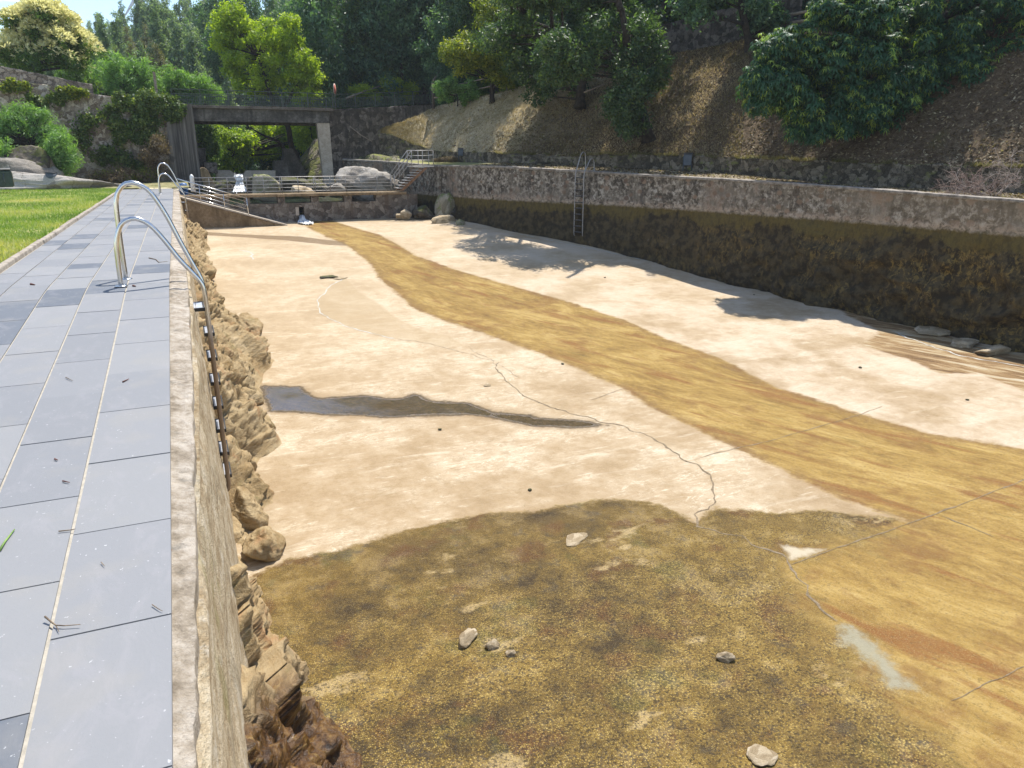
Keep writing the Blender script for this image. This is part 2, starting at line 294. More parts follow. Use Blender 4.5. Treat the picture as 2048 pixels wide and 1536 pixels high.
    wc = t.mix(t.m('MULTIPLY', t.ss(cellr, .35, .05), t.m('ADD', .2, t.m('MULTIPLY', near, .55))), wc, (.026, .017, .005)); wc = t.mix(t.m('MULTIPLY', t.ss(t.noise(3.5, 6, t.map(p, loc=(1, 7, 0)), .7), .56, .66), .55), wc, (.055, .045, .035))
    wc = t.mix(pam, wc, t.mix(t.sep(vor.outputs['Color'])[1], (.47, .33, .065), (.80, .63, .22)))
    wc = t.mix(t.m('MULTIPLY', t.ss(grain, .50, .64), .6), wc, (.035, .022, .007))
    col = t.mix(wm, col, wc)
    sk0 = t.m('ADD', t.attr('d_streak'), t.m('MULTIPLY', j2, .8)); sk = t.ss(sk0, -.03, .04); col = t.mix(t.m('MULTIPLY', t.ss(sk0, -.16, -.02), .45), col, (.30, .215, .125)); tw = t.ss(t.m('ADD', t.attr('d_thin'), t.m('MULTIPLY', j2, .5)), -.02, .08)
    col = t.mix(t.m('MULTIPLY', sk, .92), col, t.mix(t.ss(n3, .42, .62), (.05, .034, .018), (.12, .085, .045)))
    col = t.mix(t.m('MULTIPLY', tw, .75), col, (.16, .098, .045))
    rw = t.ss(t.m('ADD', t.attr('d_rwet'), t.m('MULTIPLY', j2, .9)), -.04, .08)
    rc = t.ramp(t.noise(1.0, 5, t.map(flow, (4.5, .8, 1)), .68, .6), [(.36, (.15, .085, .035)), (.48, (.30, .19, .09)), (.56, (.46, .36, .22)), (.66, (.56, .52, .44))])
    col = t.mix(rw, col, rc)
    pl = t.ss(t.m('ADD', t.attr('d_pool'), t.m('MULTIPLY', j2, 1.2)), 0, .08); col = t.mix(pl, col, (.40, .43, .44))
    col = t.mix(t.ss(t.m('ADD', t.attr('d_grey'), t.m('MULTIPLY', j2, 1.5)), -.06, .12), col, t.mix(n3, (.27, .265, .20), (.42, .40, .31)))
    col = t.mix(t.ss(t.m('ADD', t.attr('d_white'), t.m('MULTIPLY', j2, .5)), -.03, .05), col, (.58, .52, .42))
    col = t.mix(t.m('MULTIPLY', t.ss(grain, .38, .25), .22), col, (.06, .04, .02), 'MULTIPLY')
    col = t.mix(t.m('MULTIPLY', t.ss(grain2, .55, .7), .28), col, (.85, .8, .7), 'MIX')
    col = t.mix(1, col, (.73, .69, .61), 'MULTIPLY')
    gloss = t.m('MAXIMUM', t.m('MULTIPLY', wm, t.m('ADD', .05, t.m('MULTIPLY', t.ss(n2, .5, .62), .35))), t.m('MAXIMUM', t.m('MULTIPLY', sk, t.ss(t.m('ADD', t.attr('d_streak'), t.m('MULTIPLY', j, .8)), .04, .12)), t.m('MULTIPLY', pl, .8)), clamp=True)
    rough = t.m('SUBTRACT', .9, t.m('MULTIPLY', gloss, t.m('ADD', .55, t.m('MULTIPLY', sk, .25))))
    h = t.m('ADD', t.m('ADD', t.m('MULTIPLY', grain, .5), t.m('MULTIPLY', n3, 1.2)), t.m('ADD', t.m('MULTIPLY', t.m('MULTIPLY', peb, wm), 1.1), t.m('MULTIPLY', st2, t.m('MULTIPLY', sm, .5))))
    flat = t.m('SUBTRACT', 1, t.m('MULTIPLY', sk, .8))
    nb = t.n('Bump'); t.set(nb.inputs['Height'], h); t.set(nb.inputs['Strength'], t.m('MULTIPLY', flat, .55)); nb.inputs['Distance'].default_value = .012
    return t.fin(t.pbr(col, rough, 0, nb.outputs[0], t.m('ADD', .25, t.m('MULTIPLY', gloss, t.m('ADD', .3, t.m('MULTIPLY', sk, .45))))))
crackm = M_simple('crack_dark', (.12, .088, .05), (.25, .19, .12), 20, .95)
crackl = M_simple('crack_filler', (.40, .40, .36), (.52, .50, .44), 20, .95)
pf = np_mesh('pool_floor', np.stack([FX.ravel(), FYY.ravel(), FZ.ravel()], 1), grid_faces(len(ys), nu), floor_mat(), smooth=True, attrs=fa); tag(pf, kind='structure')
def ribbon(mb, pts, w, jit=.03, n=24, seed=0, k=0):
    rg = np.random.default_rng(seed); P = np.array(FP(pts))[:, :2]; mb.k = k; Q = []
    for a, b in zip(P[:-1], P[1:]):
        L = np.linalg.norm(b-a); m = max(2, int(L/.07))
        for i in range(m): Q.append(a+(b-a)*i/m)
    Q.append(P[-1]); Q = np.array(Q)
    J = fbm(np.stack([Q[:, 0]*4, Q[:, 1]*4, np.full(len(Q), seed*3.1)], 1), 4)*jit*2; T = np.gradient(Q, axis=0); T /= np.linalg.norm(T, axis=1)[:, None]+1e-9; Nn = np.stack([-T[:, 1], T[:, 0]], 1); Q = Q+Nn*J[:, None]
    W = .62*w*(.25+1.0*np.abs(fbm(np.stack([Q[:, 0]*7, Q[:, 1]*7, np.full(len(Q), seed*7.7)], 1), 3)*2))
    W[0] = W[-1] = .001
    vs = []
    for q, nn, ww in zip(Q, Nn, W):
        for s in (-1, 1): e = q+s*nn*ww/2; vs.append((e[0], e[1], fz_c(e[0], e[1])+.004))
    mb.add(vs, [(2*i, 2*i+1, 2*i+3, 2*i+2) for i in range(len(Q)-1)])
cb = MB()
ribbon(cb, [(1000,722),(992,735),(1012,760),(1060,795),(1130,822),(1200,845),(1255,855),(1350,908),(1395,930),(1430,972),(1425,1003),(1388,1030),(1390,1055),(1480,1078),(1560,1110),(1580,1140),(1620,1190),(1680,1245)], .05, .06, seed=1)
ribbon(cb, [(1255,775),(1180,802)], .02, .01, seed=2); ribbon(cb, [(1395,918),(1560,875),(1700,835),(1765,812)], .026, .012, seed=3)
ribbon(cb, [(2300,850),(2048,960),(1820,1045),(1580,1132)], .03, .012, seed=4); ribbon(cb, [(2300,1230),(2048,1335),(1900,1402)], .022, .012, seed=5)
ribbon(cb, [(1880,1028),(1990,1072)], .045, .02, seed=6); ribbon(cb, [(2010,1145),(2048,1165),(2120,1200)], .03, .02, seed=9)
ribbon(cb, [(690,556),(660,574),(636,600),(638,625),(700,655),(790,676)], .05, .05, seed=7, k=1); ribbon(cb, [(480,500),(500,505),(505,520)], .12, .05, seed=8, k=1)
ribbon(cb, [(790,676),(880,690),(990,722)], .02, .05, seed=10); ribbon(cb, [(930,690),(985,722),(1040,755)], .018, .05, seed=12)
ribbon(cb, [(1040,468),(1130,487),(1220,505),(1300,522),(1390,542)], .10, .05, seed=11, k=1)
ribbon(cb, [(1790,665),(1850,690),(1920,712),(1990,722),(2060,735)], .09, .06, seed=13, k=1)
ck = cb.build('floor_cracks', [crackm, crackl], pf)
# ------------------------------------------------------------------ slate walkway, kerb, lawn
slate = NT('slate'); tn = slate.attr('tint'); sp = slate.pos()
s1 = slate.noise(1.0, 7, slate.map(sp, (7, 3.5, 1), (0, 0, R(62))), .72, .6); s2 = slate.noise(60, 4); s3 = slate.noise(3, 4)
sc_ = slate.ramp(tn, [(0, (.105, .118, .14)), (.13, (.13, .142, .162)), (.17, (.185, .19, .20)), (.6, (.21, .213, .222)), (1, (.23, .231, .234))])
sc_ = slate.mix(slate.m('MULTIPLY', slate.ss(s1, .5, .66), .22), sc_, (.30, .285, .295)); sc_ = slate.mix(slate.m('MULTIPLY', slate.ss(s3, .52, .68), .3), sc_, (.26, .245, .22))
sc_ = slate.mix(slate.ss(s2, .68, .74), sc_, (.42, .42, .42))
slate_m = slate.fin(slate.pbr(sc_, slate.m('SUBTRACT', .78, slate.m('MULTIPLY', s3, .2)), 0, slate.bump(slate.m('ADD', s1, slate.m('MULTIPLY', s2, .3)), .35, .006), .3))
mortar = M_simple('mortar', (.33, .30, .245), (.44, .40, .33), 30, .95)
EDGE = -.205; KERB = -1.83
rg = np.random.default_rng(5); V = []; Fa = []; tin = []; mi = []
def slab_tile(x0, x1, y0, y1, tint, lift):
    b = len(V); g = .004
    nx = 2; ny = max(2, int((y1-y0)/.2)+1)
    for j in range(ny):
        yy = y0+(y1-y0)*j/(ny-1)
        for xx in (x0, x1): V.append((xx, yy, float(wz(yy))+lift))
    top = len(V)
    for j in range(ny):
        yy = y0+(y1-y0)*j/(ny-1)
        for xx in (x0, x1): V.append((xx, yy, float(wz(yy))-.02))
    for j in range(ny-1):
        a = b+2*j; Fa.append((a, a+1, a+3, a+2)); c = top+2*j; Fa.append((c, a, a+2, c+2)); Fa.append((a+1, c+1, c+3, a+3)); 
    Fa.append((top, top+1, b+1, b)); e = b+2*(ny-1); q = top+2*(ny-1); Fa.append((e, e+1, q+1, q))
    tin.extend([tint]*(len(Fa)-len(tin)))
dark_px = [(30,1490),(110,590),(190,575),(40,615),(10,650),(300,535)]
dark_xy = [atz(x, y, float(wz(atz(x, y, -.1)[1]))-0)[:2] for x, y in dark_px]
cols = [(EDGE-.362, EDGE+.003), (EDGE-.70, EDGE-.375), (EDGE-1.035, EDGE-.712), (EDGE-1.37, EDGE-1.047), (KERB+.0, EDGE-1.382)]
for ci, (x0, x1) in enumerate(cols):
    y = -4.6+[.251, .603, .216, .5, .1][ci]
    while y < 30.9:
        L = .687*(1 if (y < 9 or rg.random() < .85) else .6); y1 = min(y+L, 30.92); mx, my = (x0+x1)/2, (y+y1)/2
        dk = any(x0 <= q[0] <= x1 and y <= q[1] <= y1 for q in dark_xy) or (my > 9 and rg.random() < .04)
        slab_tile(x0, x1, y, y1-.007, rg.random()*.12 if dk else .25+rg.random()*.75, rg.random()*.003); y = y1
wk = np_mesh('walkway', V, Fa, [slate_m], fattrs={'tint': tin}); tag(wk, kind='structure')
mb = MB(); yy = np.concatenate([np.linspace(-5, 9, 40), [31.0]])
mb.add([(x, y, float(wz(y))-.006) for y in yy for x in (KERB-.02, EDGE-.012)], [(2*i, 2*i+1, 2*i+3, 2*i+2) for i in range(len(yy)-1)])
mb.build('walkway_bed', [mortar], wk)
kerb_m = M_simple('kerb_stone', (.22, .185, .15), (.38, .33, .27), 9, .9, bump=.8)
mb = MB(); y = -4.0
while y < 30.6:
    L = .9+.25*random.random(); z0 = float(wz(y)); z1 = float(wz(y+L)); j = random.uniform(-.012, .012)
    v = [(x+j, yy_, (z0 if yy_ == y else z1)+zz+random.uniform(-.004, .004)) for yy_ in (y, y+L-.012) for x, zz in ((KERB-.085, -.06), (KERB-.005, -.06), (KERB-.015, .05), (KERB-.08, .055))]
    mb.add(v, [(0,1,2,3), (7,6,5,4), (0,4,5,1), (1,5,6,2), (2,6,7,3), (3,7,4,0)]); y += L
kb = mb.build('kerb', [kerb_m]); tag(kb, kind='structure'); m = kb.modifiers.new('bevel', 'BEVEL'); m.width = .012; m.segments = 2
lt = NT('lawn_soil'); a1 = lt.noise(.7, 5, rough=.6); a2 = lt.noise(9, 4)
lcol = lt.ramp(lt.m('ADD', lt.m('MULTIPLY', a1, .7), lt.m('MULTIPLY', a2, .3)), [(.36, (.12, .17, .035)), (.47, (.21, .25, .06)), (.55, (.32, .31, .11)), (.66, (.42, .37, .18))])
lawn_m = lt.fin(lt.pbr(lcol, .95, 0, lt.bump(a2, .6, .03), .1))
lx = np.concatenate([np.linspace(-40, -10, 8), np.linspace(-9, KERB-.04, 30)]); ly = np.concatenate([np.linspace(-8, 14, 40), np.linspace(15, 32, 30)])
LX, LY = np.meshgrid(lx, ly, indexing='ij'); LZ = wz(LY)+.03+.02*fbm(np.stack([LX, LY, 0*LX], -1), 2)
lw = np_mesh('lawn', np.stack([LX.ravel(), LY.ravel(), LZ.ravel()], 1), grid_faces(len(lx), len(ly))[:, ::-1], lawn_m, smooth=True); tag(lw, kind='structure')
def blades(name, P, Nn, hmin, hmax, wd, mat, label, lean=.5, flat=False):
    n = len(P); rg2 = np.random.default_rng(len(P)); h = rg2.uniform(hmin, hmax, n)[:, None]; a = rg2.uniform(0, 2*np.pi, n); d = np.stack([np.cos(a), np.sin(a), 0*a], 1)
    s = np.stack([-np.sin(a), np.cos(a), 0*a], 1)*wd*rg2.uniform(.6, 1.3, n)[:, None]
    tip = P+h*np.array([0, 0, 1.])+d*h*lean*rg2.uniform(.2, 1.4, n)[:, None]
    V = np.stack([P-s, P+s, tip], 1).reshape(-1, 3); Fc = np.arange(3*n).reshape(n, 3)
    o = np_mesh(name, V, Fc, mat, fattrs={'tint': np.clip(.5+.9*fbm(P*.6, 3)+rg2.normal(0, .13, n), 0, 1)}); return tag(o, label, 'ground cover', None, 'stuff')
gm = M_leaf('grass_blade', [(0, (.09, .17, .025)), (.4, (.18, .27, .045)), (.68, (.31, .335, .09)), (1, (.45, .41, .18))], .35, .6)
n = 150000; dd = 5.5+26*RNG.random(n)**1.25; gx = KERB-.09-RNG.random(n)**1.1*np.clip(dd*.42, 0, 12); P = np.stack([gx, dd, wz(dd)+.03], 1)
blades('grass', P, None, .025, .07, .006, gm, 'short sunlit lawn grass beside the slate walkway', .9)
# ------------------------------------------------------------------ rock and wall materials
def stone_mat(name, stops, scale=3.0, crack=True, joint=(.05, .045, .04), vs=2.6, jw=.06, moss=None, rough=.9, bstr=.7, use_obj=False, joints=1.0, stain=None):
    t = NT(name); c = t.obj() if use_obj else t.pos()
    n1 = t.noise(scale*.4, 5, c, .6); n2 = t.noise(scale*2.2, 6, c, .65); n3 = t.noise(scale*11, 4, c, .7)
    wv = t.n('VectorMath', operation='ADD'); t.set(wv.inputs[0], c); sv = t.n('VectorMath', operation='SCALE'); t.set(sv.inputs[0], t.noise(scale*.8, 3, c, col=True)); sv.inputs['Scale'].default_value = .35; t.t.links.new(sv.outputs[0], wv.inputs[1])
    vcell = t.n('TexVoronoi', feature='F1'); t.set(vcell.inputs['Vector'], wv.outputs[0]); vcell.inputs['Scale'].default_value = vs
    ve = t.voro(vs, wv.outputs[0], 'DISTANCE_TO_EDGE')
    rnd = t.sep(vcell.outputs['Color'])[0]
    f = t.m('ADD', t.m('MULTIPLY', rnd, .35 if joints else 0), t.m('ADD', t.m('MULTIPLY', n1, .35 if joints else .55), t.m('MULTIPLY', n2, .3 if joints else .45)))
    col = t.ramp(f, stops)
    col = t.mix(t.m('MULTIPLY', t.ss(n3, .5, .7), .35), col, tuple(min(1, q*1.5) for q in stops[-1][1]))
    col = t.mix(t.m('MULTIPLY', t.ss(n3, .48, .34), .6), col, joint)
    if joints: col = t.mix(t.m('MULTIPLY', t.ss(ve, jw, jw*.3), joints), col, joint)
    if moss: mm = t.ss(t.m('ADD', t.noise(scale*.7, 5, t.map(c, loc=(5, 2, 9)), .65), t.m('MULTIPLY', t.sep(t.n('NewGeometry').outputs['Normal'])[2], .16)), .56, .68); col = t.mix(t.m('MULTIPLY', mm, .85), col, t.mix(n3, moss, tuple(q*1.9 for q in moss)))
    if stain: sx = t.noise(1, 4, t.map(c, (3.5, 3.5, .35)), .6); col = t.mix(t.m('MULTIPLY', t.ss(sx, .5, .66), .75), col, stain)
    h = t.m('ADD', t.m('MULTIPLY', t.ss(ve, 0, jw*2), .8*joints), t.m('ADD', t.m('MULTIPLY', n2, .7), t.m('MULTIPLY', n3, .35)))
    return t.fin(t.pbr(col, rough, 0, t.bump(h, bstr, .04), .3))
rub_m = stone_mat('rubble_masonry', [(.34, (.12, .095, .075)), (.5, (.25, .20, .16)), (.66, (.40, .34, .28))], 4, vs=5.0, joints=.6, moss=None)
weir_m = stone_mat('weir_masonry', [(.34, (.075, .062, .05)), (.5, (.155, .13, .105)), (.66, (.27, .235, .195))], 4, vs=5.0, jw=.045, joint=(.09, .062, .045), joints=.65, stain=(.10, .07, .05))
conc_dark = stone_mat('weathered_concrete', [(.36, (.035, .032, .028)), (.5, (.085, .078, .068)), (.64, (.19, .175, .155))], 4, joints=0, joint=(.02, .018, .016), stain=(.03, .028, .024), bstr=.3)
wing_m = stone_mat('dark_rubble', [(.36, (.05, .043, .035)), (.5, (.105, .09, .075)), (.64, (.21, .18, .15))], 5, vs=5.5, jw=.05, joints=.5, joint=(.03, .026, .02), stain=(.035, .03, .025))
conc_pale = stone_mat('pale_concrete', [(.36, (.30, .25, .19)), (.5, (.42, .36, .29)), (.64, (.52, .46, .38))], 5, joints=0, joint=(.18, .14, .10), bstr=.3)
conc_brown = stone_mat('brown_concrete', [(.36, (.14, .095, .05)), (.5, (.23, .165, .095)), (.64, (.33, .25, .16))], 5, joints=0, joint=(.06, .04, .02), stain=(.10, .07, .035), bstr=.4)
rock_pale = stone_mat('pale_boulder', [(.36, (.28, .21, .12)), (.5, (.42, .33, .21)), (.64, (.54, .45, .32))], 3, joints=.12, vs=1.3, jw=.03, joint=(.16, .12, .08), use_obj=True)
rock_grey = stone_mat('grey_granite', [(.36, (.19, .17, .145)), (.5, (.31, .28, .24)), (.64, (.41, .375, .33))], 3.4, joints=.3, vs=1.2, jw=.03, joint=(.12, .10, .08))
rock_moss = stone_mat('mossy_boulder', [(.36, (.20, .17, .11)), (.5, (.33, .29, .21)), (.64, (.44, .39, .30))], 3, joints=.15, vs=1.5, jw=.03, joint=(.07, .06, .04), moss=(.10, .12, .025), use_obj=True)
rock_dark = stone_mat('dark_boulder', [(.36, (.04, .035, .028)), (.5, (.085, .072, .055)), (.64, (.16, .135, .105))], 3, joints=.15, vs=2, jw=.03, joint=(.02, .018, .014), moss=(.05, .055, .012), use_obj=True)
def ledge_mat(name, wetband):
    t = NT(name); c = t.pos(); x, y, z = t.sep(c)
    lam = t.map(c, (1.5, .55, 5), (R(20), 0, 0)); n1 = t.noise(1.1, 6, c, .62); n2 = t.noise(5, 6, lam, .65); n3 = t.noise(26, 5, c, .7); n4 = t.noise(110, 3, c)
    f = t.m('ADD', t.m('MULTIPLY', n1, .5), t.m('MULTIPLY', n2, .5))
    col = t.ramp(f, [(.34, (.245, .165, .075)), (.46, (.40, .30, .165)), (.56, (.50, .40, .25)), (.66, (.58, .48, .33))])
    col = t.mix(t.m('MULTIPLY', t.ss(t.noise(2.3, 5, t.map(c, loc=(3, 3, 3)), .65), .56, .68), .7), col, (.46, .275, .145))
    col = t.mix(t.m('MULTIPLY', t.ss(n3, .52, .68), .35), col, (.27, .20, .11)); col = t.mix(t.m('MULTIPLY', t.ss(n4, .55, .7), .3), col, (.62, .54, .40))
    col = t.mix(t.m('MULTIPLY', t.ss(t.noise(1.6, 5, t.map(c, loc=(8, 1, 2)), .7), .57, .7), .6), col, (.20, .18, .065))
    col = t.mix(1, col, (.74, .69, .60), 'MULTIPLY')
    rough = .92
    if wetband:
        wv = t.m('ADD', y, t.m('ADD', t.m('MULTIPLY', t.m('ADD', z, 2.5), 1.3), t.m('MULTIPLY', t.m('SUBTRACT', n1, .5), 2.2)))
        wm = t.ss(wv, 5.1, 4.3)
        wc = t.ramp(t.m('ADD', t.m('MULTIPLY', n2, .6), t.m('MULTIPLY', n3, .4)), [(.38, (.018, .009, .004)), (.47, (.06, .027, .008)), (.55, (.13, .065, .018)), (.63, (.22, .14, .045)), (.72, (.34, .27, .14))])
        col = t.mix(wm, col, wc); rough = t.m('SUBTRACT', .92, t.m('MULTIPLY', wm, .62))
    h = t.m('ADD', t.m('MULTIPLY', n2, .9), t.m('ADD', t.m('MULTIPLY', n3, .6), t.m('MULTIPLY', n4, .2)))
    return t.fin(t.pbr(col, rough, 0, t.bump(h, .75, .04), .4))
bed_m = ledge_mat('bedrock', True)
# ------------------------------------------------------------------ boulders
def rock_mesh(name, seed, sub=4, planes=16, noise=.10, flat=1.0, strata=0):
    import bmesh
    bm = bmesh.new(); bmesh.ops.create_icosphere(bm, subdivisions=sub, radius=1); me = bpy.data.meshes.new(name)
    V = np.array([v.co for v in bm.verts]); g = np.random.default_rng(seed)
    N = g.normal(size=(planes, 3)); N /= np.linalg.norm(N, axis=1)[:, None]; D = g.uniform(.62, 1.0, planes)
    dots = V@N.T; r = np.where(dots > .05, D[None]/np.maximum(dots, .05), 9); r = -np.log(np.exp(-r*34).sum(1)+np.exp(-34*1.25))/34
    Q = V*r[:, None]; Q = Q*(1+noise*(1.2*fbm(V*1.7+seed, 4)+.55*ridge(V*3.1+seed*2, 4)-.3)[:, None])
    if strata: Q = Q+V*(strata*np.sin(9*(V@N[0])+3*fbm(V*2+seed, 2)))[:, None]
    for v, q in zip(bm.verts, Q): v.co = q
    for f in bm.faces: f.smooth = True
    bm.to_mesh(me); bm.free(); return me
def rock(name, p, s, rz, mat, label, seed, group=None, tilt=(0, 0), cat='rock', **kw):
    o = link(name, rock_mesh(name, seed, **kw), mat); o.location = p; o.scale = s; o.rotation_euler = (tilt[0], tilt[1], rz)
    return tag(o, label, cat, group)
# ------------------------------------------------------------------ left pool wall
lw_thing = thing('retaining_wall', (0, 10, -1.2), 'weathered concrete pool wall dropping from the edge of the slate walkway', 'wall')
yw = [0.6]
while yw[-1] < 30.9: yw.append(yw[-1]+.018+.006*yw[-1])
yw = np.array(yw); zt = wz(yw)
xo = np.interp(yw, [1, 1.8, 3, 4, 5.5, 8, 31], [-.165, -.155, -.115, -.095, -.065, -.04, -.03])
cu = np.linspace(0, 1, 24)
def world_rel(V): V = V.copy(); V[:, 1] -= 10; V[:, 2] += 1.2; return V
A = []
for i, s in enumerate(cu):          # coping: flat top with a worn, rounded nose
    xx = EDGE-.02+(xo-EDGE+.02)*min(1, s*1.25); zz = zt-.03-.028*s-(0 if s < .8 else .10*((s-.8)/.2)**1.5)+0*yw
    nn = .012*fbm(np.stack([xx*7, yw*3, 0*yw], -1), 5)+.012*ridge(np.stack([xx*14, yw*6, 0*yw+4], -1), 4)*(s > .1)
    A.append(np.stack([xx+(nn*.8 if s > .75 else 0*nn), yw, zz+nn], -1))
A.append(np.stack([xo-.10, yw, zt-.20], -1))
A = np.array(A).transpose(1, 0, 2)
t = NT('coping_concrete'); c = t.pos(); n1 = t.noise(2.2, 6, c, .65); n2 = t.noise(13, 5, c, .7); n3 = t.noise(70, 4, c, .7)
col = t.ramp(t.m('ADD', t.m('MULTIPLY', n1, .5), t.m('MULTIPLY', n2, .5)), [(.36, (.16, .13, .095)), (.45, (.28, .235, .18)), (.53, (.39, .34, .28)), (.64, (.48, .43, .365))])
col = t.mix(t.m('MULTIPLY', t.ss(n3, .56, .70), .5), col, (.16, .13, .10)); col = t.mix(t.m('MULTIPLY', t.ss(t.noise(3.5, 5, t.map(c, loc=(3, 1, 7)), .7), .55, .66), .8), col, (.17, .155, .13))
col = t.mix(t.ss(t.noise(4.2, 4, t.map(c, loc=(9, 4, 2)), .7), .66, .71), col, (.24, .11, .045))
cop_m = t.fin(t.pbr(col, .95, 0, t.bump(t.m('ADD', n2, t.m('MULTIPLY', n3, .6)), .8, .02), .2))
np_mesh('coping', world_rel(A.reshape(-1, 3)), grid_faces(len(yw), len(cu)+1)[:, ::-1], cop_m, lw_thing, smooth=True)
fv = np.linspace(0, 1, 44)**1.15; B = []
for s in fv:
    zz = zt-.135-s*2.95; xx = xo+.012+.05*(zt-zz)+0*yw
    p = np.stack([xx*2, yw*.9, zz*3.2], -1); nn = .022*fbm(p, 5)+.016*ridge(np.stack([xx, yw*.6, zz*9], -1), 3)-.008*np.exp(-((zt-zz-.30)/.02)**2)
    B.append(np.stack([xx+nn, yw, zz], -1))
B.insert(0, np.stack([xo-.09, yw, zt-.09], -1)); B = np.array(B).transpose(1, 0, 2)
t = NT('wall_render'); c = t.pos(); n1 = t.noise(1, 6, t.map(c, (3, 2.4, 4.5)), .7); n2 = t.noise(1, 6, t.map(c, (14, 12, 20)), .75); n3 = t.noise(60, 4, c, .7)
col = t.ramp(t.m('ADD', t.m('MULTIPLY', n1, .55), t.m('MULTIPLY', n2, .45)), [(.36, (.22, .155, .08)), (.45, (.36, .275, .17)), (.53, (.48, .395, .27)), (.64, (.60, .53, .41))])
col = t.mix(t.m('MULTIPLY', t.ss(n3, .54, .7), .45), col, (.20, .14, .075)); col = t.mix(t.m('MULTIPLY', t.ss(t.noise(.9, 5, t.map(c, loc=(4, 4, 4)), .7), .6, .72), .5), col, (.22, .21, .07))
col = t.mix(t.m('MULTIPLY', t.ss(t.noise(3.2, 7, t.map(c, loc=(7, 2, 5)), .72), .52, .64), .6), col, (.25, .205, .14)); col = t.mix(t.m('MULTIPLY', t.ss(t.noise(4.6, 7, t.map(c, loc=(1, 2, 15)), .72), .55, .66), .5), col, (.58, .53, .44))
face_m = t.fin(t.pbr(col, .95, 0, t.bump(t.m('ADD', n2, t.m('MULTIPLY', n3, .5)), .8, .03), .2))
np_mesh('wall_face', world_rel(B.reshape(-1, 3)), grid_faces(len(yw), len(fv)+1)[:, ::-1], face_m, lw_thing, smooth=True)
# weeds in the gap between coping and face are left to the moss colour; bedrock the wall stands on
edge_px = [(735,1640),(725,1515),(650,1410),(612,1340),(565,1300),(540,1230),(515,1160),(560,1105),(572,1080),(550,1040),(548,985),(520,950),(532,915),(566,888),(552,850),(528,815),(522,775),(527,745),(556,720),(540,700),(502,683),(505,665),(480,648),(448,640),(452,612),(430,590),(436,570),(425,540),(420,500),(412,478),(396,450),(385,430)]
ep = np.array(FP(edge_px)); o = np.argsort(ep[:, 1]); epY, epX = ep[o, 1], ep[o, 0]
yr = [0.6]
while yr[-1] < 30: yr.append(yr[-1]+.009+.0036*yr[-1])
yr = np.array(yr); tt = np.linspace(0, 1, 130); YY, TT = np.meshgrid(yr, tt, indexing='ij')
skew = .35*(TT-1)                                # fins lean: high part of each rib lies up-stream of its foot
xe = np.interp(YY+skew*0, epY, epX)
xs_ = sum(np.interp(YY+d, epY, epX) for d in (-.5, -.25, 0, .25, .5))/5
ztop = np.interp(YY, [0, 2, 3.5, 5, 6, 7, 7.8, 8.4, 9, 10, 14, 20, 30], [-1.9, -1.8, -1.5, -1.6, -1.95, -2.3, -2.5, -2.4, -1.4, -1.0, -.8, -.7, -.6])+.18*fbm(np.stack([YY*1.3, 0*YY, 0*YY], -1), 3)
zfl = flz(YY); rib = xe-xs_
x0 = np.interp(YY, yw, xo)-.02
XX = x0+(xe+.02-x0)*TT**1.25; ZZ = ztop+(zfl-.03-ztop)*TT**.95
NNx = .82; NNz = .57
cell = np.stack([YY*1.1+ZZ*.5, XX*1.2, ZZ*.9-YY*.25], -1)
cav = np.clip((fbm(cell*1.25+11, 3)-.12)/.22, 0, 1); wp = np.stack([XX, YY, ZZ], -1)+.10*np.stack([fbm(cell*1.3, 3), fbm(cell*1.3+7, 3), fbm(cell*1.3+13, 3)], -1); dip = np.stack([wp[..., 0]+.5*wp[..., 1], .8*wp[..., 1]-.5*wp[..., 0], wp[..., 2]*1.5+.5*wp[..., 1]], -1)
dsp = .16*fbm(cell*.55+2, 3)+facets(dip, .70, 5, .17)+facets(dip, .30, 9, .055)+facets(dip, .11, 13, .022)+.03*fbm(cell*5+5, 4)+.5*rib*np.sin(np.pi*TT)-.22*cav*cav*(3-2*cav)
stp = np.round((ZZ*2.1+YY*.55+.5*fbm(cell*.8, 3))*1.5)/1.5-(ZZ*2.1+YY*.55+.5*fbm(cell*.8, 3)); dsp = dsp+.0*stp*np.minimum(1, 4*TT*(1-TT)); nearw = np.clip((4.3-YY)/1.2, 0, 1)*np.clip((-1.9-ZZ)/.4, .15, 1); dsp = dsp+nearw*(facets(wp, .17, 21, .09, .9)+.05*ridge(np.stack([YY*7, XX*7, ZZ*7], -1), 4)-.05)
env = np.minimum(1, TT*7)*np.minimum(1, (1-TT)*9)
XX = XX+dsp*env*NNx; ZZ = ZZ+dsp*env*NNz
br = np_mesh('rock_outcrop', np.stack([XX.ravel(), YY.ravel(), ZZ.ravel()], 1), grid_faces(len(yr), len(tt))[:, ::-1], bed_m, smooth=True)
tag(br, 'long tan bedrock ledge with jagged ribs at the foot of the walkway wall', 'rock')
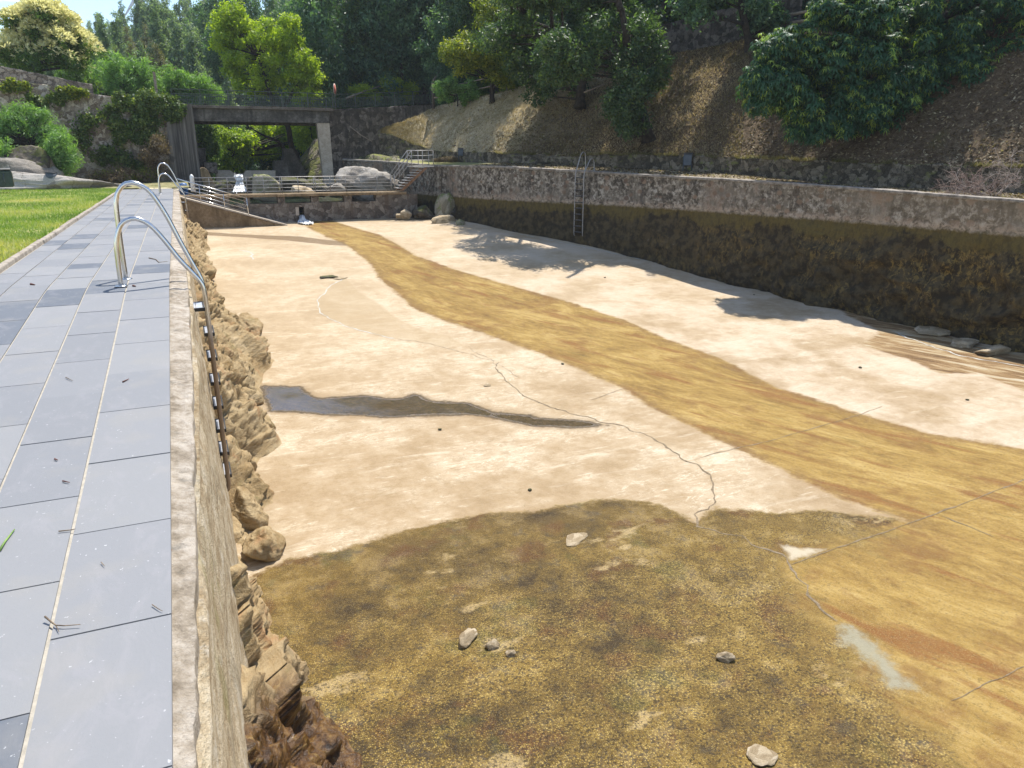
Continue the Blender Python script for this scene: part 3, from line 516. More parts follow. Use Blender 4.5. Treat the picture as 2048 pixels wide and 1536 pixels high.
LR = [((512,668),(.30,.42,.26),.5,(.5,.3),'sharp tan rock fin reaching over the pool floor just beyond the near ladder',3),
      ((500,712),(.36,.30,.22),.9,(.4,.2),'broad slanting rock slab pointing at the puddle streak from the ladder side',8),
      ((478,770),(.26,.3,.34),.2,(.2,.1),'rounded brown rock lump beside the middle rungs of the near ladder',12),
      ((505,812),(.30,.22,.2),1.1,(.5,.2),'pinkish split rock at the head of the dark water streak',5),
      ((525,868),(.36,.24,.24),.8,(.6,.2),'long rock rib ending in a point just below the water streak',17),
      ((500,945),(.22,.26,.2),.3,(.3,.3),'cracked orange brown rock beside the foot of the near ladder',21),
      ((515,1040),(.24,.26,.3),.6,(.2,.2),'squarish tan rock between the ladder foot and the dark cavity',25),
      ((545,1100),(.20,.24,.22),.2,(.3,.1),'tan rock block with a hollow at the edge of the wet floor',31),
      ((560,1345),(.16,.26,.15),.4,(.3,.1),'wet rusty brown rock at the bottom beside the pebbly floor',35),
      ((640,1460),(.22,.26,.12),.9,(.2,.1),'lowest wet brown rock slab at the bottom edge of the pool wall',41),
      ((555,1460),(.2,.3,.18),.1,(.2,.2),'dark wet rock wedged under the wall at the bottom',44)]
for (x, y), s, rz, ti, lb, sd in LR:
    p = fl(x, y); p[0] -= .12; p[2] += s[2]*.35
    rock('rock', p, s, rz, bed_m, lb, sd, 'rocks along the foot of the walkway wall', ti, sub=5, planes=11, noise=.16)
# ------------------------------------------------------------------ right-hand pool wall
NV = 90; vv = np.linspace(0, 1, NV); top = WL[:, 2]; foot = flz(WL[:, 1])-.12
ZW = top[:, None]+(foot-top)[:, None]*vv[None]; S = np.concatenate([[0], np.cumsum(np.linalg.norm(np.diff(WL[:, :2], axis=0), axis=1))])[:, None]+0*ZW
depth = -.45-ZW
rough_low = np.clip(depth/1.2, 0, 1)*np.interp(WL[:, 1], [-10, 6, 14, 20, 30], [1, 1, .9, .3, .15])[:, None]
P3 = np.stack([S*1.0, 0*S, ZW*1.2], -1)
din = .03*fbm(P3*1.4, 5)+.018*ridge(P3*5, 3)-.02*(np.abs(depth) < .02)
din = din-rough_low*(.05+.36*ridge(np.stack([S*.7, 0*S+3, ZW*1.1], -1), 4)+.24*fbm(np.stack([S*2.2, 0*S+3, ZW*2.6], -1), 4))
din = din-.16*np.clip(depth/2.4, 0, 1)     # slight batter
XW = WL[:, 0][:, None]+WN[:, 0][:, None]*din; YW = WL[:, 1][:, None]+WN[:, 1][:, None]*din
t = NT('pool_wall_plaster'); c = t.pos(); x, y, z = t.sep(c)
n1 = t.noise(.9, 6, c, .65); n2 = t.noise(4.5, 6, c, .68); n3 = t.noise(20, 5, c, .7); n5 = t.noise(9, 5, c, .7, .8)
n7 = t.noise(1, 6, t.map(c, (9, 9, 4)), .72); up = t.ramp(t.m('ADD', t.m('MULTIPLY', n2, .42), t.m('ADD', t.m('MULTIPLY', n5, .34), t.m('MULTIPLY', n3, .24))), [(.39, (.025, .021, .016)), (.46, (.085, .07, .053)), (.505, (.15, .127, .098)), (.54, (.29, .255, .205)), (.60, (.44, .40, .335))])
up = t.mix(t.m('MULTIPLY', t.ss(n1, .44, .60), .62), up, t.mix(n5, (.16, .135, .105), (.31, .27, .215))); run = t.noise(1, 6, t.map(c, (3.2, 3.2, .35), loc=(4, 4, 4)), .65); up = t.mix(t.m('MULTIPLY', t.ss(run, .52, .64), .62), up, (.045, .038, .03)); up = t.mix(t.m('MULTIPLY', t.ss(run, .45, .36), .35), up, (.36, .32, .26))
red = t.mix(n3, (.15, .085, .05), (.26, .165, .11)); up = t.mix(t.m('MULTIPLY', t.ss(t.m('ADD', n1, t.m('MULTIPLY', n2, .6)), .84, 1.0), .55), up, red)
vr = t.n('TexVoronoi', feature='F1'); t.set(vr.inputs['Vector'], t.map(c, (1, 1, 1.3))); vr.inputs['Scale'].default_value = 3.6
hole = t.m('MULTIPLY', t.ss(vr.outputs['Distance'], .42, .30), t.ss(t.sep(vr.outputs['Color'])[0], .45, .6)); up = t.mix(t.m('MULTIPLY', hole, .75), up, t.mix(t.sep(vr.outputs['Color'])[1], (.10, .065, .045), (.28, .19, .13)))
yel = t.ss(y, 19, 10); up = t.mix(t.m('MULTIPLY', yel, .3), up, (.34, .27, .18))
zz = t.m('ADD', z, t.m('MULTIPLY', t.m('SUBTRACT', n2, .5), .10))
up = t.mix(t.m('MULTIPLY', t.m('MULTIPLY', t.ss(zz, -.20, -.40), t.ss(n5, .38, .55)), .6), up, (.44, .34, .25))
band = t.mix(n3, (.075, .056, .016), (.16, .12, .04)); low = t.mix(t.ss(n2, .42, .6), (.036, .028, .016), (.085, .064, .032))
alg = t.mix(n3, (.15, .10, .03), (.27, .19, .06)); n6 = t.noise(1, 8, t.map(c, (8, 8, 4.5), loc=(2, 2, 2)), .78, .8)
low = t.mix(t.m('MULTIPLY', t.m('MULTIPLY', t.ss(n6, .50, .58), t.ss(n1, .40, .60)), t.m('ADD', .28, t.m('MULTIPLY', t.ss(y, 24, 12), .65))), low, alg)
low = t.mix(t.m('MULTIPLY', t.ss(n5, .66, .72), .6), low, (.27, .24, .19))
col_b = t.mix(t.m('MULTIPLY', t.ss(n7, .45, .62), .6), band, (.055, .043, .02)); band = col_b
bm_ = t.ss(t.m('ADD', z, t.m('MULTIPLY', t.m('SUBTRACT', t.m('ADD', t.m('MULTIPLY', n1, .6), t.m('MULTIPLY', n2, .4)), .5), 1.9)), -.66, -.86); lo_c = t.mix(bm_, band, low)
col = t.mix(t.ss(t.m('ADD', zz, t.m('MULTIPLY', t.m('SUBTRACT', n3, .5), .10)), -.38, -.50), up, lo_c)
pw_m = t.fin(t.pbr(col, .92, 0, t.bump(t.m('ADD', t.m('ADD', n2, t.m('MULTIPLY', n5, .8)), t.m('MULTIPLY', n3, .5)), .9, .045), .25))
pwt = thing('pool_wall', (14, 20, -1), 'long stained stone wall across the pool with dark waterline band', 'wall')
def rel(V, o): return V-np.array(o)
np_mesh('wall_face', rel(np.stack([XW.ravel(), YW.ravel(), ZW.ravel()], 1), (14, 20, -1)), grid_faces(len(WL), NV), pw_m, pwt, smooth=True)
cap_m = M_simple('wall_cap', (.14, .12, .10), (.36, .32, .275), 7, .95, bump=.7)
CV = []
for a, b in ((-.03, -.07), (-.035, -.005), (-.02, .0), (.20, .008), (.24, -.08)):
    jj = .012*fbm(np.stack([S[:, 0]*3, 0*S[:, 0], 0*S[:, 0]+a*30], -1), 3); CV.append(np.stack([WL[:, 0]+WN[:, 0]*(a+jj), WL[:, 1]+WN[:, 1]*(a+jj), top+b+.012+jj*.5], -1))
CV = np.array(CV).transpose(1, 0, 2)
np_mesh('coping', rel(CV.reshape(-1, 3), (14, 20, -1)), grid_faces(len(WL), 5)[:, ::-1], cap_m, pwt)
for i, (x, y, s, sd) in enumerate([(1740,596,(.55,.4,.35),2),(1810,610,(.5,.45,.5),6),(1880,628,(.45,.4,.42),9),(1955,650,(.6,.5,.6),14),(2030,680,(.6,.6,.5),19),(2110,690,(.6,.6,.6),23)]):
    p = fl(x, y); p[:2] += np.array([.25, .12]); p[2] += s[2]*.3
    rock('rock', p, s, i*.9, rock_dark, ['dark algae covered rock under the left end of the hollow wall foot', 'dark rock jutting below the hollow in the stained wall', 'dark knobbly rock right of the hollow at the wall foot', 'large dark rock bulging from the stained wall foot', 'dark rock at the right edge of the picture against the wall', 'dark rock past the right edge against the wall'][i], sd, 'dark rocks at the foot of the stained wall', sub=5, planes=12, noise=.18)
for i, (x, y, s, sd, lb) in enumerate([(1865,665,(.62,.32,.10),3,'flat pale yellow rock beside the bluish drying puddle'),(1925,690,(.42,.26,.08),7,'small pale slab between two yellow rocks on the pool floor'),(1985,705,(.5,.26,.12),12,'yellow domed rock on the floor near the right edge'),
      (932,1283,(.13,.075,.05),5,'pale elongated stone on the wet pebbly floor'),(985,1293,(.055,.05,.04),9,'small round pale stone in the row on the wet floor'),(1022,1308,(.05,.04,.03),15,'smallest pale stone at the row end on the wet floor'),(1452,1318,(.045,.07,.04),20,'lone pale pink stone on the wet floor below the crack'),
      (1150,1078,(.20,.10,.008),26,'flat pale rock skin exposed near the edge of the wet floor'),(660,555,(.28,.2,.05),30,'dark low rock stump poking through the pale pool floor'),(682,557,(.18,.16,.03),33,'grey flat half of the rock stump in the pale floor'),(975,770,(.09,.06,.02),37,'little flaky stone on pale floor above the water streak'),(1520,1512,(.13,.08,.015),40,'whitish flat stone at the bottom of the wet floor')]):
    p = fl(x, y); p[2] += s[2]*.25
    rock('rock', p, s, [.4, .3, .2, .9, .3, .5, 1.2, .6, .3, .2, 1, .2][i], [rock_pale, rock_dark][i == 8], lb, sd, 'stones on the pool floor', sub=4, planes=12, noise=.16)
# ------------------------------------------------------------------ weir, footbridge, ramp, stairs
YWR = 30.0
wt = thing('weir', (4.5, YWR, -.9), 'low reddish stone weir with a square sluice hole under the footbridge', 'weir'); O = np.array([4.5, YWR, -.9])
def bx(mb, x0, x1, y0, y1, z0, z1, bev=0): return mb.box(x0-O[0], x1-O[0], y0-O[1], y1-O[1], z0-O[2], z1-O[2], bev)
sx0, sx1 = at(596,420,YWR)[0], at(608,420,YWR)[0]; sz0, sz1 = at(600,436,YWR)[2], at(600,414,YWR)[2]; cz = at(600,406,YWR)[2]; sb = at(600,392.5,YWR)[2]; stp_ = at(600,387,YWR)[2]
xr = at(835,400,YWR)[0]
mb = MB(); bx(mb, -.15, sx0, YWR, YWR+.45, -1.5, cz); bx(mb, sx1, xr, YWR, YWR+.45, -1.5, cz); bx(mb, sx0, sx1, YWR, YWR+.45, sz1, cz); bx(mb, sx0, sx1, YWR, YWR+.45, -1.5, sz0); mb.build('wall', weir_m, wt)
PX = [(440, 459), (488, 500), (556, 570), (623, 638), (689, 704)]
for a, b in PX:
    mb = MB(); bx(mb, at(a,400,YWR)[0], at(b,400,YWR)[0], YWR+.01, YWR+.40, cz+.002, sb-.002); mb.build('pillar', weir_m, wt)
mb = MB(); bx(mb, at(752,400,YWR)[0], xr, YWR+.005, YWR+.44, cz+.002, sb-.002); mb.build('wall_end', weir_m, wt)
mb = MB(); bx(mb, -.1, at(440,400,YWR)[0]-.01, YWR+.005, YWR+.44, cz+.002, sb-.002); mb.build('wall_end', weir_m, wt)
mb = MB(); bx(mb, sx0-.09, sx0+.035, YWR-.004, YWR+.3, sz0+.1, sz1+.0); mb.build('sluice_jamb', conc_pale, wt)
fbd = thing('footbridge_deck', (4.5, YWR, sb), 'thin concrete footbridge slab crossing on top of the weir', 'footbridge'); O = np.array([4.5, YWR, sb])
mb = MB(); bx(mb, -.15, at(812,388,YWR)[0], YWR-.10, YWR+.75, sb, stp_, .015); mb.build('slab', conc_brown, fbd)
steel = NT('stainless_steel'); nn = steel.noise(40, 3, steel.map(steel.obj(), (1, 1, .2))); steel_m = steel.fin(steel.pbr((.62, .61, .60), steel.m('ADD', .16, steel.m('MULTIPLY', nn, .14)), 1.0))
t = NT('stained_steel'); c = t.obj(); z = t.sep(c)[2]; nn = t.noise(9, 4, c); fz = t.ss(t.m('ADD', z, t.m('MULTIPLY', t.m('SUBTRACT', nn, .5), .25)), -.25, -.75)
steel_s = t.fin(t.pbr(t.mix(fz, (.62, .61, .60), t.mix(nn, (.20, .13, .075), (.38, .27, .17))), t.m('ADD', .2, t.m('MULTIPLY', fz, .5)), t.m('SUBTRACT', 1, t.m('MULTIPLY', fz, .75))))
galv = M_simple('galvanised_rail', (.26, .25, .24), (.40, .385, .37), 30, .5, metal=.5, use_obj=True)
fr = thing('footbridge_railing', (4.5, YWR+.3, stp_), 'thin grey five-rail metal railing along the footbridge over the weir', 'railing'); O = np.array([4.5, YWR+.3, stp_]); YR = YWR+.3
def relp(p): return tuple(np.array(p)-O)
zt_ = at(600,353.5,YR)[2]
for px in (420, 456, 494, 528, 561, 564.5, 597, 628, 631.5, 661, 692, 723, 755, 783):
    X = at(px,380,YR)[0]; MB().tube([relp((X, YR, stp_+.002)), relp((X, YR, zt_))], .013, 6).build('post', galv, fr)
for k in range(5):
    z = stp_+(zt_-stp_)*(1-k*.215); MB().tube([relp((at(388,370,YR)[0], YR, z)), relp((at(786,370,YR)[0], YR, z))], .011 if k else .015, 6).build('rail', galv, fr)
white_m = M_simple('white_plastic', (.60, .60, .58), (.74, .74, .72), 10, .5); blue_m = M_simple('blue_plastic', (.02, .10, .30), (.03, .15, .42), 6, .4)
p = at(387,384,YR+.1); o = thing('marker_post', (p[0], YR+.1, p[2]), 'white cone-topped post at the left end of the footbridge', 'post')
MB().tube([(0,0,0),(0,0,.5),(0,0,.56),(0,0,.63)], [.085,.075,.07,.02], 10).build('shaft', white_m, o)
p = at(367,380,32.2); o = thing('blue_barrel', (p[0], 32.2, p[2]-.25), 'small blue plastic barrel behind the ramp railing', 'barrel')
MB().tube([(0,0,0),(0,0,.05),(0,0,.22),(0,0,.24),(0,0,.42),(0,0,.5),(0,0,.52)], [.14,.16,.16,.17,.16,.13,.05], 14).build('body', blue_m, o)
# ramp
rp = thing('ramp', (1.3, 28, -.7), 'sloping concrete ramp wedge running down from the walkway to the pool floor', 'ramp'); O = np.array([1.3, 28, -.7])
YRF = fl(566,451)[1]
a = at(350,391,YRF); b = at(572,449.5,YRF); c0 = at(385,447,YRF)
prof = [(a[0]-.35, a[2]+.05), (a[0], a[2]+.0), (b[0], b[2]), (b[0], -1.6), (a[0]-.35, -1.6)]
sd = lambda off: [relp((x, YRF+off, z)) for x, z in prof]
mb = MB(); mb.prism([relp((x, YRF, z-.055 if i < 3 else z)) for i, (x, z) in enumerate(prof)], (0, 1.25, 0)); mb.build('side_wall', conc_brown, rp)
mb = MB(); mb.prism([relp(q) for q in ((prof[0][0], YRF-.025, prof[0][1]), (prof[1][0], YRF-.025, prof[1][1]), (prof[2][0]+.05, YRF-.025, prof[2][1]), (prof[2][0]+.05, YRF-.025, prof[2][1]-.05), (prof[1][0], YRF-.025, prof[1][1]-.052), (prof[0][0], YRF-.025, prof[0][1]-.052))], (0, 1.3, 0)); mb.build('slab', conc_pale, rp)
rr = thing('ramp_railing', (1.3, YRF+.06, -.3), 'shiny sloping five-bar railing along the edge of the ramp', 'railing'); O = np.array([1.3, YRF+.06, -.3]); YQ = YRF+.06
for (xb, yb), (xt, yt) in (((402,404),(398,371)), ((450,417.5),(446.5,387.5)), ((497.5,430),(493,396))):
    MB().tube([relp(at(xb,yb,YQ)), relp(at(xt,yt,YQ))], .016, 8).build('post', steel_m, rr)
for k in range(5):
    f = k/4.6; L = np.array([352+6*0, 357+(391-357)*f]); Rr = np.array([493+4*f, 396+(430-396)*f]); q = L+(Rr-L)*(0 if k else 0)
    pts = [relp(at(*L, YQ)), relp(at(*Rr, YQ))]; MB().tube(pts, .020 if k == 0 else .010, 8).build('rail', steel_m, rr)
# stairs
stt = thing('staircase', (8.6, YWR+.2, 0), 'narrow steel staircase climbing from the footbridge to the stone ledge', 'staircase'); O = np.array([8.6, YWR+.2, 0]); YS = YWR-.05
rust = M_simple('rusty_steel', (.15, .075, .035), (.27, .15, .08), 12, .8); tread_m = M_simple('steel_tread', (.40, .38, .36), (.55, .53, .50), 14, .55, metal=.4)
p0 = at(802,380,YS); p1 = at(850,334,YS); nst = 9
for off in (0, .62):
    MB().prism([relp((p0[0]-.05, YS+off, p0[2]-.03)), relp((p0[0]+.12, YS+off, p0[2]-.03)), relp((p1[0]+.12, YS+off, p1[2]-.03)), relp((p1[0]-.02, YS+off, p1[2]-.03))], (0, .035, 0)).build('stringer', rust, stt)
for k in range(nst):
    f = (k+.6)/nst; X = p0[0]+(p1[0]-p0[0])*f; Z = p0[2]+(p1[2]-p0[2])*f
    MB().box(X-.21-O[0], X+.03-O[0], YS+.035-O[1], YS+.615-O[1], Z-O[2], Z+.028-O[2]).build('tread', tread_m, stt)
pl0, pl1 = at(826,332,YS)[0], at(868,332,YS)[0]
MB().box(pl0-O[0], pl1-O[0], YS-O[1], YS+.85-O[1], p1[2]-O[2], p1[2]+.04-O[2]).build('platform', tread_m, stt)
tl0 = at(790,378,YS)
def rail_run(y, names):
    b0 = np.array([tl0[0], y, tl0[2]]); t0 = at(788,348,YS)[2]; b1 = np.array([at(824,330,YS)[0], y, p1[2]+.04]); t1 = at(824,301,YS)[2]; e = np.array([pl1-.02, y, p1[2]+.04])
    for q, zt2 in ((b0, t0), (b1, t1), ((b1+e)/2, t1), (e, t1)): MB().tube([relp(q), relp((q[0], y, zt2))], .016, 6).build('post', galv, stt)
    m_ = (b0+b1)/2; MB().tube([relp(m_), relp((m_[0], y, (t0+t1)/2))], .014, 6).build('post', galv, stt)
    for f in (0, .33, .62):
        MB().tube([relp((b0[0], y, t0-(t0-b0[2])*f)), relp((b1[0], y, t1-(t1-b1[2])*f)), relp((e[0], y, t1-(t1-e[2])*f))], .016 if f == 0 else .011, 6).build('handrail' if f == 0 else 'rail', galv, stt)
rail_run(YS+.01, 0); rail_run(YS+.63, 0)
for f in (0, .5): MB().tube([relp((pl1-.02, YS+.01, at(824,301,YS)[2]-.3*f)), relp((pl1-.02, YS+.63, at(824,301,YS)[2]-.3*f))], .012, 6).build('rail', galv, stt)
# boulders in the far corner of the pool, and rocks round the falls
CR = [((778,430),(.22,.16,.16),rock_pale,'tan rounded rock in the pool corner beside the weir foot',4,.3),((800,433),(.30,.18,.20),rock_pale,'striped tan rock pile leaning in the corner of the pool',11,.5),((826,430),(.45,.3,.34),rock_dark,'dark striped boulder in the shaded corner of the pool',22,.2),
      ((872,428),(.42,.36,.66),rock_moss,'tall leaning brown boulder against the stained wall near the stairs',33,.4),((885,445),(.52,.34,.20),rock_pale,'flat topped sunlit rock in front of the tall leaning boulder',44,.1),((922,450),(.24,.2,.14),rock_moss,'small mossy rock at the right end of the corner rocks',55,.7),((812,412),(.3,.25,.3),rock_dark,'dark rock high in the corner under the staircase',66,.2)]
for (x, y), s, m, lb, sd_, rz in CR:
    p = fl(x, y); p[1] = min(p[1], 29.6); p[2] += s[2]*.45
    rock('boulder', p, s, rz, m, lb, sd_, 'boulders in the far corner of the pool', (.1, .25 if s[2] > .5 else 0), 'boulder', sub=4, planes=12, noise=.12, strata=.02 if sd_ in (11, 22) else 0)
RF = [((728,384),32.2,(1.25,.9,.72),rock_grey,'large pale cracked boulder behind the footbridge railing',5,.3),((672,384),31.6,(.7,.4,.32),rock_grey,'pale slanting slab left of the large cracked boulder',16,.9),((606,386),31.3,(.62,.4,.2),rock_pale,'low rounded boulder under the middle of the footbridge railing',27,.1),
      ((535,384),32.4,(.75,.5,.5),rock_moss,'mossy green boulder right of the small waterfall',38,.4),((506,378),33.6,(.32,.3,.45),rock_dark,'dark boulder touching the right side of the waterfall',49,.2),((446,380),33.6,(.5,.3,.36),rock_dark,'dark boulder left of the small waterfall',60,.7),((520,368),34.6,(.4,.3,.3),rock_dark,'dark boulder behind the mossy boulder near the falls',71,.6),((585,372),34.4,(.9,.5,.4),rock_dark,'shaded boulder below the leaning tree trunk',82,.1),((640,380),33.2,(.6,.4,.3),rock_dark,'shaded boulder below the bridge column',93,.3)]
for (x, y), Y, s, m, lb, sd_, rz in RF:
    p = at(x, y, Y); p[2] = max(p[2], -.75); p[2] += s[2]*.2
    rock('boulder', p, s, rz, m, lb, sd_, 'boulders around the falls', (.1, .1), 'boulder', sub=5 if s[0] > 1 else 4, planes=13, noise=.17)
# ------------------------------------------------------------------ pool ladders (local x towards the pool, y along the wall, z up)
black_m = M_simple('black_plastic', (.012, .012, .013), (.025, .025, .027), 20, .5); grey_pl = M_simple('step_plate', (.46, .48, .52), (.66, .68, .71), 16, .35, metal=.5, use_obj=True)
RN = [(-.62,.0),(-.615,.22),(-.60,.42),(-.55,.56),(-.49,.61),(-.42,.625),(-.35,.60),(-.28,.54),(-.19,.41),(-.08,.225),(.03,.075),(.08,.0),(.105,-.08),(.112,-.18)]
RFp = [(-.60,.0),(-.60,.25),(-.595,.55),(-.58,.78),(-.53,.885),(-.47,.93),(-.40,.935),(-.33,.90),(-.26,.83),(-.16,.63),(-.06,.36),(.03,.13),(.075,.02),(.105,-.08),(.112,-.18)]
def smooth2(P, n=46): A = catmull([(x, z, 0) for x, z in P], n); return A[:, :2]
def ladder(loc, rz, label, steps, length, rail_a, rail_b, gap=.44, spacing=.262, first=-.285, mat=None, r=.0225, group='pool ladders'):
    o = thing('pool_ladder', loc, label, 'pool ladder', group, rz); mat = mat or steel_s
    for y, P in ((0, rail_a), (gap, rail_b)):
        q = smooth2(P); pts = [(x, y, z) for x, z in q]+[(.112, y, -length+.10), (.10, y, -length+.03), (.06, y, -length)]
        MB().tube(pts, r, 12).build('handrail', mat, o)
        MB().tube([(P[0][0], y, -.004), (P[0][0], y, .006), (P[0][0], y, .011)], [.058, .058, .035], 18).build('base_flange', steel_m, o)
    for k in range(steps):
        z = first-k*spacing; x0, x1 = (-.13, .09) if k == 0 else (.055, .155)
        fr = MB(); fr.box(x0, x1, .03, .055, z-.022, z+.012).box(x0, x1, gap-.055, gap-.03, z-.022, z+.012).box(x0, x0+.012, .055, gap-.055, z-.02, z+.010).box(x1-.012, x1, .055, gap-.055, z-.02, z+.010)
        s = fr.build('step', black_m, o)
        pm = MB(); n = 3 if k == 0 else 2
        for j in range(n):
            a = x0+.013+(x1-x0-.026)*j/n; b = x0+.013+(x1-x0-.026)*(j+1)/n-.004; pm.box(a, b, .056, gap-.056, z-.006, z+.009)
        pm.build('step_plate', grey_pl, s)
        MB().tube([(.112, .0, z), (.112, .035, z)], .008, 6).build('step_bolt', steel_m, s); MB().tube([(.112, gap-.035, z), (.112, gap, z)], .008, 6).build('step_bolt', steel_m, s)
    return o
ladder((0, 7.93, 0), 0, 'nearest steel pool ladder with two unequal looped handrails on the slate', 8, 2.29, RN, RFp)
ladder((.03, 26.7, 0), 0, 'far steel pool ladder at the end of the walkway beside the ramp', 5, 1.5, RN, RFp)
RN2, RF2 = [[(x*.8, z*.66) for x, z in q[:-1]]+[(.112, -.18)] for q in (RN, RFp)]
i = int(np.argmin(np.abs(WL[:, 1]-23.5))); wp = WL[i]; nrm = -WN[i]; ang = math.atan2(nrm[1], nrm[0])
ladder((wp[0]+nrm[0]*.05, wp[1]+nrm[1]*.05+.0, wp[2]), ang, 'thin tall ladder on the stained far wall with a bluish handrail', 10, 2.2, RF2, RN2, gap=.36, spacing=.205, first=-.22, r=.018, mat=galv)
# ------------------------------------------------------------------ road bridge
YB = 36.0
brg = thing('bridge', (3.6, YB, 0), 'dark concrete beam bridge carrying the road over the stream', 'bridge'); O = np.array([3.6, YB, 0])
def bxr(mb, x0, x1, y0, y1, z0, z1): return mb.box(x0-O[0], x1-O[0], y0-O[1], y1-O[1], z0-O[2], z1-O[2])
xl, xq = at(381,215,YB)[0], at(658,217,YB)[0]; zd = at(520,213,YB)[2]; zb = at(520,244,YB)[2]; zs = at(520,219,YB)[2]
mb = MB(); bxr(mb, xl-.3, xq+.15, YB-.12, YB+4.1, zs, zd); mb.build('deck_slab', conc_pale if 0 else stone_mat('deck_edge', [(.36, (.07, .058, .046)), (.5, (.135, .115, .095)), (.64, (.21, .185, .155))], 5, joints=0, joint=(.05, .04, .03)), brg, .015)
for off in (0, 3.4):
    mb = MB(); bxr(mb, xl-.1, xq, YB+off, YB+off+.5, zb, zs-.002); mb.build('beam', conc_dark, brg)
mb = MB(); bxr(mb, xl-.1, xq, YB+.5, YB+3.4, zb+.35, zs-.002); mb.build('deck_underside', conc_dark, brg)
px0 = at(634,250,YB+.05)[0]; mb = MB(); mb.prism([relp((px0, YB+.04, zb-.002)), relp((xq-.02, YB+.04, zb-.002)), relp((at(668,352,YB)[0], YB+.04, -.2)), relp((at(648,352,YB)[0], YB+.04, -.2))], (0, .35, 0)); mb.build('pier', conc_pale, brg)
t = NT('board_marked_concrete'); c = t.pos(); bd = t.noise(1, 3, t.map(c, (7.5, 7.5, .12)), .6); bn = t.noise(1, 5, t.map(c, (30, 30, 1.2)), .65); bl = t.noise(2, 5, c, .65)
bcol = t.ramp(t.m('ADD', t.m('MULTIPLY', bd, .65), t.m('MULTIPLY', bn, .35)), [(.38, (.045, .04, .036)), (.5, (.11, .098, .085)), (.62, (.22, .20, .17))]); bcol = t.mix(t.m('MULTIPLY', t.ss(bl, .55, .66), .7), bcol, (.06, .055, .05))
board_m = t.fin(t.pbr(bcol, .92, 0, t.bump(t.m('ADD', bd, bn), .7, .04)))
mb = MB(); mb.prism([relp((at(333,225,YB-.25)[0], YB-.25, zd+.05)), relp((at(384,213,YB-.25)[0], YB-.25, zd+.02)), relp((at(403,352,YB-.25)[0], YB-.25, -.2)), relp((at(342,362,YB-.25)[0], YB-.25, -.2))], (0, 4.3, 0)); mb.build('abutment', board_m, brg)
iron_m = M_simple('dark_green_iron', (.045, .06, .052), (.085, .105, .09), 20, .6, metal=.3, use_obj=True)
def iron_fence(loc, A, B, hz, npost, nbar, label, group, lower=.1, rb=.009, mid=True):
    o = thing('bridge_railing', loc, label, 'railing', group); A = np.array(A, float); B = np.array(B, float); L0 = np.array(loc, float); u = np.array([0, 0, 1.])
    for k in range(npost):
        p = A+(B-A)*k/(npost-1)-L0; MB().bar(p, p+u*hz, .035).build('post', iron_m, o)
    for f in (1.0, .72, lower) if mid else (1.0, lower): MB().bar(A-L0+u*hz*f, B-L0+u*hz*f, .03 if f == 1 else .022).build('rail', iron_m, o)
    for k in range(nbar):
        p = A+(B-A)*(k+.5)/nbar-L0; MB().bar(p+u*hz*lower, p+u*hz*.72, rb*2).build('baluster', iron_m, o)
    return o
hr = at(520,183,YB)[2]-zd
XL = at(345,205,YB)[0]
iron_fence((3.5, YB, zd), (XL, YB+.02, zd), (xq+.2, YB+.02, zd), hr, 7, 84, 'dark iron railing along the near side of the bridge', 'iron railings of the bridge')
iron_fence((3.5, YB+3.9, zd), (XL, YB+3.9, zd), (xq+.6, YB+3.9, zd), hr, 7, 60, 'dark iron railing along the far side of the bridge', 'iron railings of the bridge')
we = at(862,208,37.9)
iron_fence((9, 36.8, zd), (xq+.35, YB+.35, zd), (we[0], 37.9, we[2]), hr, 6, 70, 'dark iron railing on top of the wing wall right of the bridge', 'iron railings of the bridge', mid=True)
# wing wall and the high end of the terrace wall
ww = thing('wing_wall', (9, 36.8, 1), 'dark stained retaining wall to the right of the bridge column', 'wall'); O = np.array([9, 36.8, 1.])
def face_wall(name, A, B, tops, z0, mat, parent, n=160, m=60, amp=.035, thick=.4):
    A = np.array(A, float); B = np.array(B, float); s = np.linspace(0, 1, n); v = np.linspace(0, 1, m); d = (B-A)[:2]; L = np.linalg.norm(d); nn = np.array([d[1], -d[0]])/L
    tp = np.interp(s, [q[0] for q in tops], [q[1] for q in tops]); tp = tp+.03*fbm(np.stack([s*L*3, 0*s, 0*s], -1), 3)
    Sg, Vg = np.meshgrid(s, v, indexing='ij'); Z = tp[:, None]+(z0-tp[:, None])*Vg
    dn = amp*(fbm(np.stack([Sg*L*1.5, 0*Sg, Z*1.5], -1), 4)+.6*ridge(np.stack([Sg*L*4, 0*Sg+2, Z*4], -1), 3))
    X = A[0]+d[0]*Sg+nn[0]*dn; Y = A[1]+d[1]*Sg+nn[1]*dn; V = [np.stack([X, Y, Z], -1)]
    back = np.stack([A[0]+d[0]*s-nn[0]*thick, A[1]+d[1]*s-nn[1]*thick, tp+.02*fbm(np.stack([s*L*4, 0*s+8, 0*s], -1), 2)], -1)
    V = np.concatenate([back[:, None], V[0]], 1)
    return np_mesh(name, V.reshape(-1, 3)-np.array(parent.location), grid_faces(n, m+1), mat, parent, smooth=True)
face_wall('wall_face', (xq-.05, YB+.22, 0), (we[0]+.2, 37.95, 0), [(0, zd-.05), (1, we[2]-.02)], .2, wing_m, ww)
mb = MB(); q0, q1 = at(812,214,37.35), at(862,210,37.85); mb.prism([relp((q0[0], 37.25, q0[2]+.02)), relp((q1[0], 37.8, q1[2]+.02)), relp((q1[0], 37.8, q1[2]-.45)), relp((q0[0], 37.25, q0[2]-.6))], (-.05, .3, 0)); mb.build('concrete_patch', conc_dark, ww)
